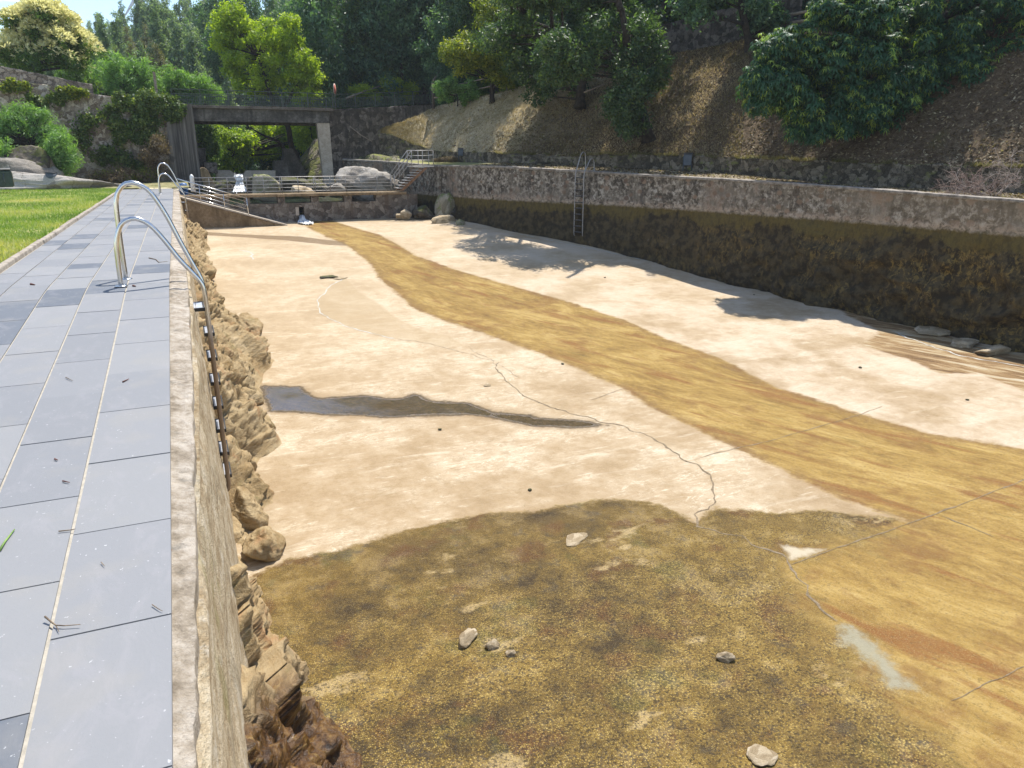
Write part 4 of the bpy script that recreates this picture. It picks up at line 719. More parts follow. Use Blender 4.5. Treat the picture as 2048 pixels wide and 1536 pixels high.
# ------------------------------------------------------------------ ledge, terrace wall, bank
TP = [(755,262,38.05),(800,276,37.3),(840,291,36.6),(880,302,35.6),(1000,306,31.5),(1150,309,29.6),(1300,309,28.2),(1480,315,25.9),(1640,321,24.5),(1800,327,23.5),(2040,335,22.3),(2300,350,21.6),(2600,380,21.2)]
LBp = [312, 315, 318, 322, 326, 332, 339, 351, 368, 378, 389, 420, 470]
KP = [(757,261,38.1),(800,243,38.2),(840,228,38.7),(874,211,39.3),(1000,183,36.5),(1150,142,34.6),(1300,114,33.2),(1480,80,31.6),(1640,40,30.6),(1800,-5,29.8),(2040,-80,28.9),(2300,-150,28.3),(2600,-230,28)]
Tl = catmull([atd(*q) for q in TP], 700); Lb = catmull([atd(x, yb, D) for (x, y, D), yb in zip(TP, LBp)], 700)
Kl = catmull([atd(*q) for q in KP], 700)
def resamp(A, n=700):
    s = np.concatenate([[0], np.cumsum(np.linalg.norm(np.diff(A[:, :2], axis=0), axis=1))]); q = np.linspace(0, s[-1], n); return np.stack([np.interp(q, s, A[:, k]) for k in range(3)], 1)
azf = lambda A: np.arctan2(A[:, 0], A[:, 1])
az_st = np.linspace(azf(Tl)[0]+.001, azf(Tl)[-1]-.002, 700)
def by_az(A): a = azf(A); o = np.argsort(a); return np.stack([np.interp(az_st, a[o], A[o, k]) for k in range(3)], 1)
Ta, La, Ka = by_az(Tl), by_az(Lb), by_az(Kl)
# terrace wall: low dry-stone face between ledge and bank
tw = thing('terrace_wall', (15, 25, .8), 'low mossy dry stone wall holding the bank above the ledge', 'wall')
m_ = 30; v = np.linspace(0, 1, m_)[None, :, None]; up_n = .06*fbm(np.stack([az_st*60, 0*az_st, 0*az_st], -1), 4)
Tt = Ta.copy(); Tt[:, 2] += up_n; G = Tt[:, None]+(La-Tt)[:, None]*v; G[:, :, 2] -= v[..., 0]*.10
out = -(Ta-np.array([0, 0, 0]))[:, :2]; out /= np.linalg.norm(out, axis=1)[:, None]
arc = np.concatenate([[0], np.cumsum(np.linalg.norm(np.diff(Ta[:, :2], axis=0), axis=1))])
dn = .05*fbm(np.stack([arc[:, None]*1.6+0*G[..., 2], 0*G[..., 2], G[..., 2]*2], -1), 4)+.06*ridge(np.stack([arc[:, None]*3+0*G[..., 2], 0*G[..., 2]+4, G[..., 2]*5], -1), 3)
G[:, :, :2] += out[:, None]*dn[..., None]; bk = Tt.copy(); bk[:, :2] -= out*.35; bk[:, 2] -= .02; G = np.concatenate([bk[:, None], G], 1)
terr_m = stone_mat('dry_stone', [(.36, (.05, .042, .03)), (.5, (.12, .10, .072)), (.64, (.23, .195, .145))], 5, vs=6, jw=.07, joints=.5, joint=(.018, .015, .01), moss=(.10, .105, .03))
np_mesh('wall_face', G.reshape(-1, 3)-np.array([15, 25, .8]), grid_faces(700, m_+1), terr_m, tw, smooth=True)
# ledge
Wtop = WL[:, :3].copy(); Wtop[:, 2] += -.03; a = azf(Wtop); o = np.argsort(a); Wa = np.stack([np.interp(az_st, a[o], Wtop[o, k]) for k in range(3)], 1)
Lq = La.copy(); Lq[:, :2] -= out*.3; v = np.linspace(-.02, 1, 14)[None, :, None]; G = Wa[:, None]+(Lq-Wa)[:, None]*v; G[:, :, 2] += .03*fbm(G*1.3, 3)*np.clip(v[..., 0]*5, 0, 1)
t = NT('ledge_soil'); c = t.pos(); n1 = t.noise(1.2, 5, c); n2 = t.noise(12, 4, c, .7); y = t.sep(c)[1]
lc = t.mix(t.ss(n2, .42, .6), (.15, .115, .075), (.40, .34, .25)); lc = t.mix(t.m('MULTIPLY', t.ss(y, 27, 31), .7), lc, (.26, .27, .085)); ledge_m = t.fin(t.pbr(lc, .95, 0, t.bump(n2, .8, .04), .2))
ld_ = np_mesh('ledge_path', G.reshape(-1, 3), grid_faces(700, 14)[:, ::-1], ledge_m, smooth=True); tag(ld_, kind='structure')
# left piece of ledge running to the bridge column
mb = MB(); g0 = WL[WL[:, 1] > 33.5][:, :3]; vs = []
for q in g0: vs += [(q[0]+.0, q[1], q[2]-.02), (q[0]+3.2, q[1]+1.4, q[2]+.12)]
mb.add(vs, [(2*k, 2*k+2, 2*k+3, 2*k+1) for k in range(len(g0)-1)]); e = mb.build('ledge_grass', M_simple('ledge_turf', (.15, .16, .045), (.33, .32, .13), 6, .95, bump=.8), ld_)
# bank
nb_ = 90; vq = np.linspace(0, 1, nb_)[None, :, None]; G = (Tt-np.array([0, 0, .04]))[:, None]+(Ka-Tt)[:, None]*vq
bl_ = np.sin(np.pi*vq[..., 0])*np.clip(np.linalg.norm((Ka-Ta), axis=1)/4, 0, 1)[:, None]
G[:, :, 2] += bl_*(.25*fbm(G*.45, 3)+.15)+.09*fbm(G*1.6+3, 4)*np.minimum(1, 8*vq[..., 0])
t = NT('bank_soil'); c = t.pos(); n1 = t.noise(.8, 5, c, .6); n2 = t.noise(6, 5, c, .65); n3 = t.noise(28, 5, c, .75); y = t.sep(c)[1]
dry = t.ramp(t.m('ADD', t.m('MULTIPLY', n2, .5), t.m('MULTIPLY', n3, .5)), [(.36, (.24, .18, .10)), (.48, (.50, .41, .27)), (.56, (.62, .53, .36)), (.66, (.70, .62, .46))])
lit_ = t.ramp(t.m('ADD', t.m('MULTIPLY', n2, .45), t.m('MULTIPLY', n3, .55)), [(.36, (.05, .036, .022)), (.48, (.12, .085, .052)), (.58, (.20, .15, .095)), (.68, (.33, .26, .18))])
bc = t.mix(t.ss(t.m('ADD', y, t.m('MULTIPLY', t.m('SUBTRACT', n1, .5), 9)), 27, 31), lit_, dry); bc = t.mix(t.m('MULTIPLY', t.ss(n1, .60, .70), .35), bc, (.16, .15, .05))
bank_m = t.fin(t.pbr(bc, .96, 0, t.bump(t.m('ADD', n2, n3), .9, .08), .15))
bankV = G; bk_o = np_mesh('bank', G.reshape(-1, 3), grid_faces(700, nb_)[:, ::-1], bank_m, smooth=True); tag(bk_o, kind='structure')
# ------------------------------------------------------------------ hills behind everything (polar sheet round the eye)
PXS = np.linspace(-1500, 3600, 260); azs = np.array([math.atan2(*ray(p, 309)[:2]) for p in PXS]); o = np.argsort(azs); azs = azs[o]; PXS = PXS[o]
def kd(k): a = azf(Ka); oo = np.argsort(a); return np.interp(azs, a[oo], Ka[oo, k] if k < 3 else np.linalg.norm(Ka[oo, :2], axis=1))
ca = np.cos(azs)
r0 = np.where(PXS < 385, 36.6/np.maximum(ca, .35), np.where(PXS < 655, 40.5/ca, np.where(PXS < 868, 40.2/ca, kd(3)-.05)))
r0 = np.where(PXS < -300, np.minimum(r0, 46), r0)
z0 = np.where(PXS < 385, 3.1, np.where(PXS < 655, -.6, np.where(PXS < 868, 3.1, kd(2)-.02)))
hold = np.interp(PXS, [-1500, 300, 400, 520, 640, 680, 900, 3600], [9, 9, 14, 18, 12, 6, 3.4, 3.0])
slope = np.interp(PXS, [-1500, -200, 0, 300, 420, 520, 700, 1000, 1500, 3600], [.06, .07, .085, .118, .16, .22, .36, .52, .6, .6])
rr_ = np.concatenate([np.linspace(0, 24, 50), np.linspace(26, 132, 45)]); D = r0[:, None]+rr_[None]; Z = z0[:, None]+slope[:, None]*np.clip(rr_[None]-hold[:, None], 0, None)
Z = np.where((PXS < 655)[:, None] & (PXS >= 385)[:, None], np.maximum(Z, -.6)+1.2*np.clip((rr_[None]-3)/12, 0, 1), Z)
for _ in range(2): Z[1:-1] = (Z[:-2]+2*Z[1:-1]+Z[2:])/4
X = D*np.sin(azs)[:, None]; Y = D*np.cos(azs)[:, None]; Z = Z+(.5*fbm(np.stack([X*.12, Y*.12, 0*X], -1), 4)+.1*fbm(np.stack([X*.9, Y*.9, 0*X], -1), 3))*np.clip(rr_[None]/8, 0, 1)
HX, HY, HZ = X, Y, Z
hill_m = M_simple('hill_undergrowth', (.025, .042, .012), (.10, .095, .045), 1.2, .95, bump=1, bd=.3)
hl = np_mesh('hillside', np.stack([X.ravel(), Y.ravel(), Z.ravel()], 1), grid_faces(len(azs), len(rr_)), hill_m, smooth=True); tag(hl, kind='structure')
def hz(px, D):
    a = math.atan2(*ray(px, 309)[:2]); i = int(np.clip(np.searchsorted(azs, a), 1, len(azs)-1)); r = D-r0[i]; return np.array([D*math.sin(a), D*math.cos(a), float(np.interp(r, rr_, HZ[i]))])
# rough ground between lawn and rubble wall, stream bed, stream water
gx, gy = np.meshgrid(np.linspace(-34, .35, 110), np.linspace(30.7, 36.4, 40), indexing='ij'); gz = .04+.12*np.clip((gy-31.5)/4, 0, 1)+.10*fbm(np.stack([gx*.9, gy*.9, 0*gx], -1), 4)*np.clip((gy-30.7)*2, 0, 1)
rg_o = np_mesh('rough_ground', np.stack([gx.ravel(), gy.ravel(), gz.ravel()], 1), grid_faces(110, 40)[:, ::-1], M_simple('rough_turf', (.14, .14, .04), (.34, .29, .15), 3, .95, bump=1, bd=.05), smooth=True); tag(rg_o, kind='structure')
gx, gy = np.meshgrid(np.linspace(-.4, 9.5, 90), np.linspace(30.3, 41, 70), indexing='ij')
gz = -1.15+.25*fbm(np.stack([gx*.8, gy*.8, 0*gx], -1), 4)+np.clip((gx-np.interp(gy, [30, 34, 36, 38, 41], [9.2, 7.2, 6.3, 5.2, 4.6]))*1.1, 0, 2.3)*np.clip((gy-32)/3, 0, 1)+np.clip(gy-36.8, 0, 3)*.25
sbm = stone_mat('stream_bed', [(.36, (.06, .05, .035)), (.5, (.14, .12, .08)), (.64, (.26, .23, .16))], 3, vs=3, moss=(.13, .14, .03))
sb_o = np_mesh('stream_bed', np.stack([gx.ravel(), gy.ravel(), gz.ravel()], 1), grid_faces(90, 70)[:, ::-1], sbm, smooth=True); tag(sb_o, kind='structure')
t = NT('stream_water'); nb2 = t.bump(t.noise(5, 4, t.map(t.pos(), (1, 2.5, 1))), .25, .03); wat_m = t.fin(t.pbr((.035, .05, .035), .05, 0, nb2, .5))
wzs = cz-.05; sw = np_mesh('stream_water', [(-.1, YWR+.35, wzs), (9.4, YWR+.35, wzs), (9.4, 37.5, wzs), (-.1, 37.5, wzs)], [(0, 1, 2, 3)], wat_m); tag(sw, kind='structure')
t = NT('white_water'); n1 = t.noise(1, 5, t.map(t.obj(), (14, 14, 2.5)), .65); foam = t.mix(t.ss(n1, .36, .56), (.62, .68, .72), (.92, .93, .93)); foam_m = t.fin(t.pbr(foam, .35, 0, t.bump(n1, .8, .04)))
def cascade(name, loc, rows, label, cat):
    V = []; n = 34; g = np.random.default_rng(3)
    for x0, x1, y, z in rows:
        for k in range(n):
            f = k/(n-1); V.append((x0+(x1-x0)*f, y-.10*math.sin(math.pi*f)+.035*math.sin(k*1.9+z*7)+g.normal(0, .03), z+g.normal(0, .03)))
    o = np_mesh(name, V, grid_faces(len(rows), n), foam_m, smooth=True); o.location = loc; return tag(o, label, cat)
p = at(480,366,34.6); wf0 = at(475,350,35.2); wf1 = at(483,381,34.4)
cascade('waterfall', (0, 0, 0), [(at(xa, yy_, Yf)[0], at(xb, yy_, Yf)[0], Yf, max(at(xa, yy_, Yf)[2], wzs+.01)) for xa, xb, yy_, Yf in [(468,484,349,34.4),(467,486,352,34.2),(470,487,357,34.1),(473,486,362,34.05),(472,488,367,34.0),(470,489,372,33.9),(468,492,377,33.75),(466,496,381,33.6),(463,499,384,33.5)]], 'small white waterfall tumbling through the notch behind the footbridge', 'waterfall')
s0_ = (sx0+sx1)/2; fz = float(flz(29.5))
cascade('water_jet', (0, 0, 0), [(sx0+.02, sx1-.01, 30.2, sz0+.09), (sx0+.015, sx1-.01, 29.98, sz0+.07), (sx0-.01, sx1+.01, 29.86, sz0-.02), (sx0-.02, sx1+.02, 29.8, fz+.12), (sx0-.08, sx1+.1, 29.72, fz+.035), (sx0-.13, sx1+.24, 29.5, fz+.02), (sx0-.05, sx1+.2, 29.2, fz+.012)], 'white water jet pouring out of the sluice hole onto the pool floor', 'water')
# check dam, blocks and curved spillway wall behind
cdm = thing('check_dam', (3, 37.2, 0), 'pale topped concrete check dam with a notch upstream of the falls', 'dam'); O = np.array([3, 37.2, 0.])
def poly_px(mb, pts, Y, dy): return mb.prism([relp(at(x, y, Y)) for x, y in pts], (0, dy, 0))
mb = MB(); poly_px(mb, [(432,340.5),(460,340.5),(474,350),(474,362),(432,362)], 37.0, .5); mb.build('left_crest', conc_pale, cdm)
mb = MB(); poly_px(mb, [(487,349),(492,341),(551,341),(551,362),(487,362)], 37.0, .5); mb.build('right_crest', conc_pale, cdm)
mb = MB(); poly_px(mb, [(474,352.5),(487,352.5),(487,362),(474,362)], 37.1, .4); mb.build('notch_sill', conc_dark, cdm)
blk = thing('concrete_block', (1.3, 36.6, .3), 'brown concrete block with pale top beside the bridge abutment', 'block', 'blocks beside the stream'); O = np.array([1.3, 36.6, .3])
mb = MB(); poly_px(mb, [(408,325),(434,325),(436,347),(408,347)], 36.3, .9); mb.build('body', wing_m, blk, .02)
blk = thing('concrete_block', (1.1, 37.4, .3), 'tall grey concrete block standing behind the brown one at the abutment', 'block', 'blocks beside the stream'); O = np.array([1.1, 37.4, .3])
mb = MB(); poly_px(mb, [(394,296),(411,296),(413,345),(394,345)], 37.3, .8); mb.build('body', conc_dark, blk, .02)
blk = thing('concrete_block', (5, 38.2, .3), 'dark wall stub behind the leaning tree under the bridge', 'block', 'blocks beside the stream'); O = np.array([5, 38.2, .3])
mb = MB(); poly_px(mb, [(568,297),(585,297),(612,345),(612,360),(548,360),(549,321),(566,321)], 38.2, .8); mb.build('body', conc_dark, blk, .02)
spw = thing('spillway_wall', (1.4, 34, 0), 'curved brown concrete wall sliding down to the stream beside the abutment', 'wall'); O = np.array([1.4, 34, 0.])
mb = MB(); poly_px(mb, [(400,337),(405,334.5),(411,336),(416,341),(421,352),(427,364),(436,376),(442,381),(415,383),(404,360)], 34.4, .7); mb.build('body', conc_brown, spw, .03)
# left rubble wall
rw = thing('rubble_wall', (-6, 36, 1.5), 'tall weathered rubble stone wall behind the lawn with plants hanging over it', 'wall')
A0, A1 = at(-420,300,36.0), at(352,300,36.0)
tp = [((at(x, y, 36.0)[0]-A0[0])/(A1[0]-A0[0]), at(x, y, 36.0)[2]) for x, y in [(-420,75),(0,158),(110,172),(200,190),(336,215)]]
wall_l = stone_mat('old_wall', [(.36, (.17, .125, .095)), (.5, (.36, .295, .235)), (.64, (.52, .45, .375))], 3.4, vs=6, joints=.3, jw=.05, joint=(.07, .055, .045), moss=(.16, .15, .05), stain=(.10, .085, .07))
face_wall('wall_face', (A0[0], 36.0, 0), (A1[0], 36.0, 0), tp, -.1, wall_l, rw, 320, 80, .07)
pp = thing('parapet', (-6, 36.6, 4), 'thin dark rubble parapet along the road above the tall wall', 'wall'); A0, A1 = at(-420,300,36.6), at(205,300,36.6)
tp = [((at(x, y, 36.6)[0]-A0[0])/(A1[0]-A0[0]), at(x, y, 36.6)[2]) for x, y in [(-420,40),(0,132),(100,152),(205,172)]]
face_wall('wall_face', (A0[0], 36.6, 0), (A1[0], 36.6, 0), tp, 2.4, rub_m, pp, 240, 30, .04, .3)
rock('rock_slab', at(95,372,31.5), (2.4, .8, .42), .05, rock_grey, 'long flat grey granite slab bulging out of the lawn by the bins', 51, None, (0, .10), sub=5, planes=14, noise=.12)
rock('rock_slab', at(20,368,32.3), (1.5, .9, .75), .3, rock_grey, 'higher pale granite hump behind the dark box bin on the lawn', 58, None, sub=5, planes=14, noise=.12)
rock('boulder', at(68,355,32.6), (.85, .6, 1.15), .2, rock_dark, 'dark brown boulder standing under the feathery green bush', 63, None, (0, .15), 'boulder', sub=5, planes=12, noise=.14)
# ------------------------------------------------------------------ foliage
def leaf_quads(P, Nrm, L, W, rg, up=.0, droop=0.0):
    n = len(P); a = rg.normal(size=(n, 3)); N = Nrm/np.maximum(np.linalg.norm(Nrm, axis=1)[:, None], 1e-6)*.8+rg.normal(size=(n, 3))*.55+np.array([0, 0, up]); N /= np.linalg.norm(N, axis=1)[:, None]
    T = np.cross(N, a); T[:, 2] -= droop; T -= N*np.sum(T*N, 1)[:, None]; T /= np.linalg.norm(T, axis=1)[:, None]+1e-9; B = np.cross(N, T)
    L = (L*rg.uniform(.6, 1.35, n))[:, None]; W = (W*rg.uniform(.6, 1.3, n))[:, None]
    V = np.stack([P-T*L*.5, P+B*W*.5-T*L*.05, P+T*L*.5, P-B*W*.5-T*L*.05], 1).reshape(-1, 3); return V
def cloud(centers, radii, n, L, W, seed, up=.35, droop=.2, inner=.35, sub=None, tint=None):
    rg = np.random.default_rng(seed); C = np.array(centers, float); Rr = np.array(radii, float)
    if Rr.ndim == 1: Rr = np.stack([Rr]*3, 1)
    wgt = (Rr[:, 0]*Rr[:, 1]+Rr[:, 1]*Rr[:, 2]+Rr[:, 0]*Rr[:, 2]); wgt /= wgt.sum(); idx = rg.choice(len(C), n, p=wgt)
    if sub:                       # leaves gather on twigs, leaving gaps between
        tw = rg.normal(size=(len(C)*sub, 3)); tw /= np.linalg.norm(tw, axis=1)[:, None]; tw *= (inner+(1-inner)*rg.random(len(tw))**.6)[:, None]
        ti = rg.integers(0, sub, n); d = tw[idx*sub+ti]; P = C[idx]+Rr[idx]*d+rg.normal(size=(n, 3))*(.10*Rr[idx]+L*.35)
    else:
        d = rg.normal(size=(n, 3)); d /= np.linalg.norm(d, axis=1)[:, None]; P = C[idx]+Rr[idx]*d*(inner+(1-inner)*rg.random(n)**.5)[:, None]
    V = leaf_quads(P, d, L, W, rg, up, droop); ct = rg.random(len(C)*(sub or 1)); ci = idx*sub+ti if sub else idx
    t = np.clip((.5 if tint is None else tint)+.28*(ct[ci]-.5)*2*.8+rg.normal(0, .14, n), 0, 1)
    return V, t
def leaf_obj(name, V, t, mat, parent=None): n = len(V)//4; return np_mesh(name, V, np.arange(4*n).reshape(n, 4), mat, parent, fattrs={'tint': t})
bark_d = M_simple('dark_bark', (.018, .014, .010), (.06, .047, .035), 9, .95, bump=1, use_obj=True, bd=.04); bark_g = M_simple('grey_bark', (.12, .10, .08), (.27, .24, .20), 9, .95, bump=1, use_obj=True, bd=.04)
lf_lime = M_leaf('lime_leaves', [(0, (.11, .18, .016)), (.45, (.24, .33, .03)), (.75, (.37, .45, .045)), (1, (.48, .54, .08))], .55)
lf_mid = M_leaf('mid_leaves', [(0, (.04, .095, .016)), (.5, (.095, .175, .033)), (.8, (.18, .27, .05)), (1, (.27, .36, .075))], .45)
lf_oak = M_leaf('oak_leaves', [(0, (.025, .055, .025)), (.5, (.06, .11, .05)), (.8, (.12, .18, .065)), (1, (.24, .28, .07))], .42)
lf_gold = M_leaf('golden_leaves', [(0, (.05, .09, .014)), (.4, (.13, .18, .025)), (.7, (.28, .30, .035)), (1, (.42, .40, .06))], .45)
lf_dark = M_leaf('dark_leaves', [(0, (.03, .075, .05)), (.5, (.085, .16, .10)), (.8, (.15, .25, .145)), (1, (.22, .34, .18))], .45)
lf_euc = M_leaf('eucalyptus_leaves', [(0, (.08, .13, .115)), (.5, (.165, .235, .175)), (.8, (.25, .32, .21)), (1, (.33, .39, .25))], .45)
lf_rust = M_leaf('rusty_leaves', [(0, (.09, .11, .07)), (.5, (.17, .17, .10)), (1, (.28, .24, .15))], .35)
lf_feath = M_leaf('feathery_leaves', [(0, (.07, .15, .045)), (.5, (.155, .28, .09)), (.8, (.25, .39, .15)), (1, (.36, .50, .23))], .48)
lf_ivy = M_leaf('ivy_leaves', [(0, (.03, .06, .012)), (.45, (.085, .14, .03)), (.75, (.20, .25, .07)), (1, (.36, .36, .14))], .35)
lf_dry = M_leaf('dry_leaves', [(0, (.06, .04, .022)), (.5, (.155, .11, .065)), (.85, (.30, .24, .155)), (1, (.42, .36, .25))], .2, .8)
cream_m = M_leaf('cream_catkins', [(0, (.62, .58, .25)), (.5, (.82, .78, .42)), (1, (.90, .87, .58))], .5, .7, (1, 1, .8))
def trunk(mb, p0, p1, r0, r1, wob=.15, n=9, sides=9):
    p0, p1 = np.array(p0, float), np.array(p1, float); L = np.linalg.norm(p1-p0); pts = []
    s = random.random()*50
    for k in range(n+1):
        f = k/n; j = fbm(np.array([[f*2.2+s, s, 0], [f*2.2+s, s, 9]]), 2)*wob*L*math.sin(math.pi*min(1, f*1.0))*.8; pts.append(p0+(p1-p0)*f+np.array([j[0], j[1], 0]))
    mb.tube(pts, [r0*(1.35 if k == 0 else 1)*(1-k/n)+r1*k/n for k in range(n+1)], sides); return pts
def broad_tree(name, base, stems, clumps, leafmat, n, L, W, label, cat='tree', group=None, seed=1, bark=None, up=.35, droop=.25, sub=14, inner=.3, limbs=True, tint=None):
    """stems: list of (p0, p1, r0, r1) in local metres; clumps: (x, y, z, rx, ry, rz) in local metres."""
    o = thing(name, tuple(base), label, cat, group); mb = MB(); paths = [trunk(mb, *s) for s in stems]; allp = np.array(sum(paths, []))
    rg = np.random.default_rng(seed); C = np.array([c[:3] for c in clumps]); Q = np.array([c[3:6] for c in clumps])
    if limbs:
        for c in C:
            hi = allp[allp[:, 2] < c[2]-.05]; hi = hi if len(hi) else allp; i = int(np.argmin(np.linalg.norm((hi-c)*np.array([1, 1, .7]), axis=1))); q = hi[i]
            trunk(mb, q, c, .045*max(.5, np.linalg.norm(c-q)/2), .012, .10, 5, 5)
    mb.build('trunk', bark or bark_d, o)
    V, t = cloud(C, Q, n, L, W, seed, up, droop, inner, sub, tint); leaf_obj('crown', V, t, leafmat, o); return o
def fill(rg, n, env, size, flat=.8):
    """random clumps inside an envelope (list of ellipsoids cx,cy,cz,rx,ry,rz)"""
    out = []
    for k in range(n):
        e = env[k % len(env)]; d = rg.normal(size=3); d /= np.linalg.norm(d); d *= rg.random()**.4*.86; s = size*rg.uniform(.7, 1.3); out.append((e[0]+e[3]*d[0], e[1]+e[4]*d[1], e[2]+e[5]*d[2], s, s, s*flat))
    return out
g = np.random.default_rng(21)
def loc(px, py, Y, B): return at(px, py, Y)-np.array(B)
def env_px(x0, y0, x1, y1, Y, B, dr=None):
    c = at((x0+x1)/2, (y0+y1)/2, Y)-np.array(B); l = np.linalg.norm(at(x1, (y0+y1)/2, Y)-at(x0, (y0+y1)/2, Y))/2; h = abs(at((x0+x1)/2, y0, Y)[2]-at((x0+x1)/2, y1, Y)[2])/2
    return (*c, l, dr or l*.85, h)
# the lime green tree behind the bridge
B = at(600, 348, 41.0); B[2] -= .2
e = [env_px(425, 35, 560, 130, 42.5, B, 2.0), env_px(500, 30, 632, 150, 41.5, B, 2.0), env_px(440, 90, 600, 205, 42, B, 1.8), env_px(560, 100, 640, 210, 41, B, 1.4), env_px(430, 12, 500, 80, 42.5, B, 1.2)]
fork = loc(540, 190, 41.5, B)
broad_tree('riverside_tree', B, [((0,0,0), loc(575, 250, 41.2, B), .17, .13), (loc(575, 250, 41.2, B), fork, .13, .11), (fork, loc(515, 110, 42, B), .10, .05), (loc(565, 215, 41.2, B), loc(620, 130, 41, B), .09, .04), ((.15,0,0), loc(560, 285, 41, B), .15, .09), (loc(560, 285, 41, B), loc(500, 255, 41.5, B), .08, .02)],
  fill(g, 110, e, .46, .75), lf_lime, 46000, .14, .075, 'bright lime green tree with leaning dark stems rising behind the bridge', seed=3, sub=22, inner=.25)
B = at(470, 352, 45.0); e = [env_px(392, 245, 520, 345, 45, B, 1.5), env_px(470, 240, 640, 320, 46.5, B, 1.5)]
broad_tree('stream_bush', B, [((0,0,-.3), (0,0,1.2), .05, .02)], fill(g, 34, e, .6, .8), lf_lime, 19000, .15, .085, 'sunny yellow green bushes seen under the bridge beside the stream', 'bush', seed=9, sub=20)
B = at(400, 340, 43.0); e = [env_px(385, 240, 440, 340, 43, B, .7)]
broad_tree('stream_bush', B, [((0,0,-.3), (0,0,1.2), .05, .02)], fill(g, 14, e, .45, .9), lf_mid, 6000, .15, .08, 'darker green bush against the left abutment under the bridge', 'bush', seed=10, sub=20)
B = at(625, 300, 43.0); e = [env_px(590, 240, 655, 330, 43.5, B, .8)]
broad_tree('stream_bush', B, [((0,0,-.3), (0,0,1.2), .05, .02)], fill(g, 14, e, .45, .9), lf_lime, 6000, .14, .075, 'light green bush just left of the bridge column', 'bush', seed=12, sub=20)
B = at(610, 215, 40.8); e = [env_px(590, 155, 632, 212, 40.9, B, .6)]
broad_tree('roadside_bush', B, [((0,0,-.6), (0,0,.3), .04, .02)], fill(g, 12, e, .34, .9), lf_gold, 4500, .11, .06, 'yellowish bush directly behind the bridge railing under the lime tree', 'bush', seed=14, sub=18)
# flowering chestnut on the left
B = hz(100, 46.0); top = at(95, 5, 46)
e = [env_px(15, 22, 175, 110, 46, B, 2.2), env_px(-30, 75, 110, 150, 45.5, B, 2.0), env_px(80, 60, 190, 150, 46, B, 2.0), env_px(30, 8, 140, 70, 46, B, 1.6)]
cl = fill(g, 92, e, .48, .8)
ch = broad_tree('chestnut_tree', B, [((0,0,-.5), (0,0,2.2), .22, .14)], cl, lf_mid, 20000, .20, .075, 'round chestnut tree covered in cream blossom above the left wall', seed=5, sub=16)
cc = np.array([c[:3] for c in cl]); cen = cc.mean(0); rg = np.random.default_rng(8); V = []; tt_ = []
nfl = 9000; ii = rg.integers(0, len(cl), nfl); d = rg.normal(size=(nfl, 3)); d[:, 2] = np.abs(d[:, 2])*1.0+.1; d += .55*(cc[ii]-cen)/2; d /= np.linalg.norm(d, axis=1)[:, None]
keep = (cc[ii]-cen)[:, 2]+d[:, 2]*.5 > -.35+rg.normal(0, .5, nfl); ii, d = ii[keep], d[keep]
P = cc[ii]+d*rg.uniform(.42, .66, (len(ii), 1))
for k in range(4):
    dd = d+rg.normal(size=d.shape)*.6; dd[:, 2] += .25; dd /= np.linalg.norm(dd, axis=1)[:, None]; s = np.cross(dd, rg.normal(size=d.shape)); s /= np.linalg.norm(s, axis=1)[:, None]; Lc = rg.uniform(.14, .30, len(P))[:, None]
    V.append(np.stack([P, P+dd*Lc*.5+s*.032, P+dd*Lc-np.array([0, 0, .03]), P+dd*Lc*.5-s*.032], 1).reshape(-1, 3))
V = np.concatenate(V); leaf_obj('blossom', V, rg.random(len(V)//4), cream_m, ch)
# feathery shrubs
FS = [((175,110,330,195), 42, 26, 11000, 'tall feathery light green shrub row behind the parapet', 31), ((290,135,420,215), 43.5, 22, 9000, 'pale feathery shrub near the left end of the bridge railing', 32), ((385,150,440,215), 44, 10, 4000, 'small feathery shrub behind the left bridge railing', 33)]
for (x0, y0, x1, y1), Y, nc, n, lb, sd_ in FS:
    B = at((x0+x1)/2, y1+8, Y); broad_tree('feathery_shrub', B, [((0,0,-.5), (0,0,.6), .05, .02)], fill(g, nc*2, [env_px(x0, y0, x1, y1, Y, B, 1.1)], .36, 1.0), lf_feath, n, .20, .035, lb, 'shrub', 'feathery shrubs', sd_, sub=14, droop=-.3)
for (bx_, by_, Y, lst, n, lb, sd_) in [(70, 345, 34.2, [(-50,205,70,310),(0,205,110,275),(70,245,140,315),(-40,260,40,335)], 20000, 'big feathery bush drooping over the granite slab on the left', 35), (125, 362, 33.0, [(92,275,156,358),(100,262,140,320)], 9500, 'lower feathery branch mass beside the grey bin', 36), (10, 345, 33.0, [(-60,270,38,345)], 8000, 'feathery bush behind the dark box bin at the left edge', 37)]:
    B = at(bx_, by_, Y); broad_tree('feathery_shrub', B, [((0,0,-.2), (0,0,1.0), .05, .02)], fill(g, 26*len(lst), [env_px(*q, Y, B, .6) for q in lst], .26, .8), lf_feath, n, .15, .026, lb, 'shrub', 'feathery shrubs', sd_, sub=12, droop=-.2)
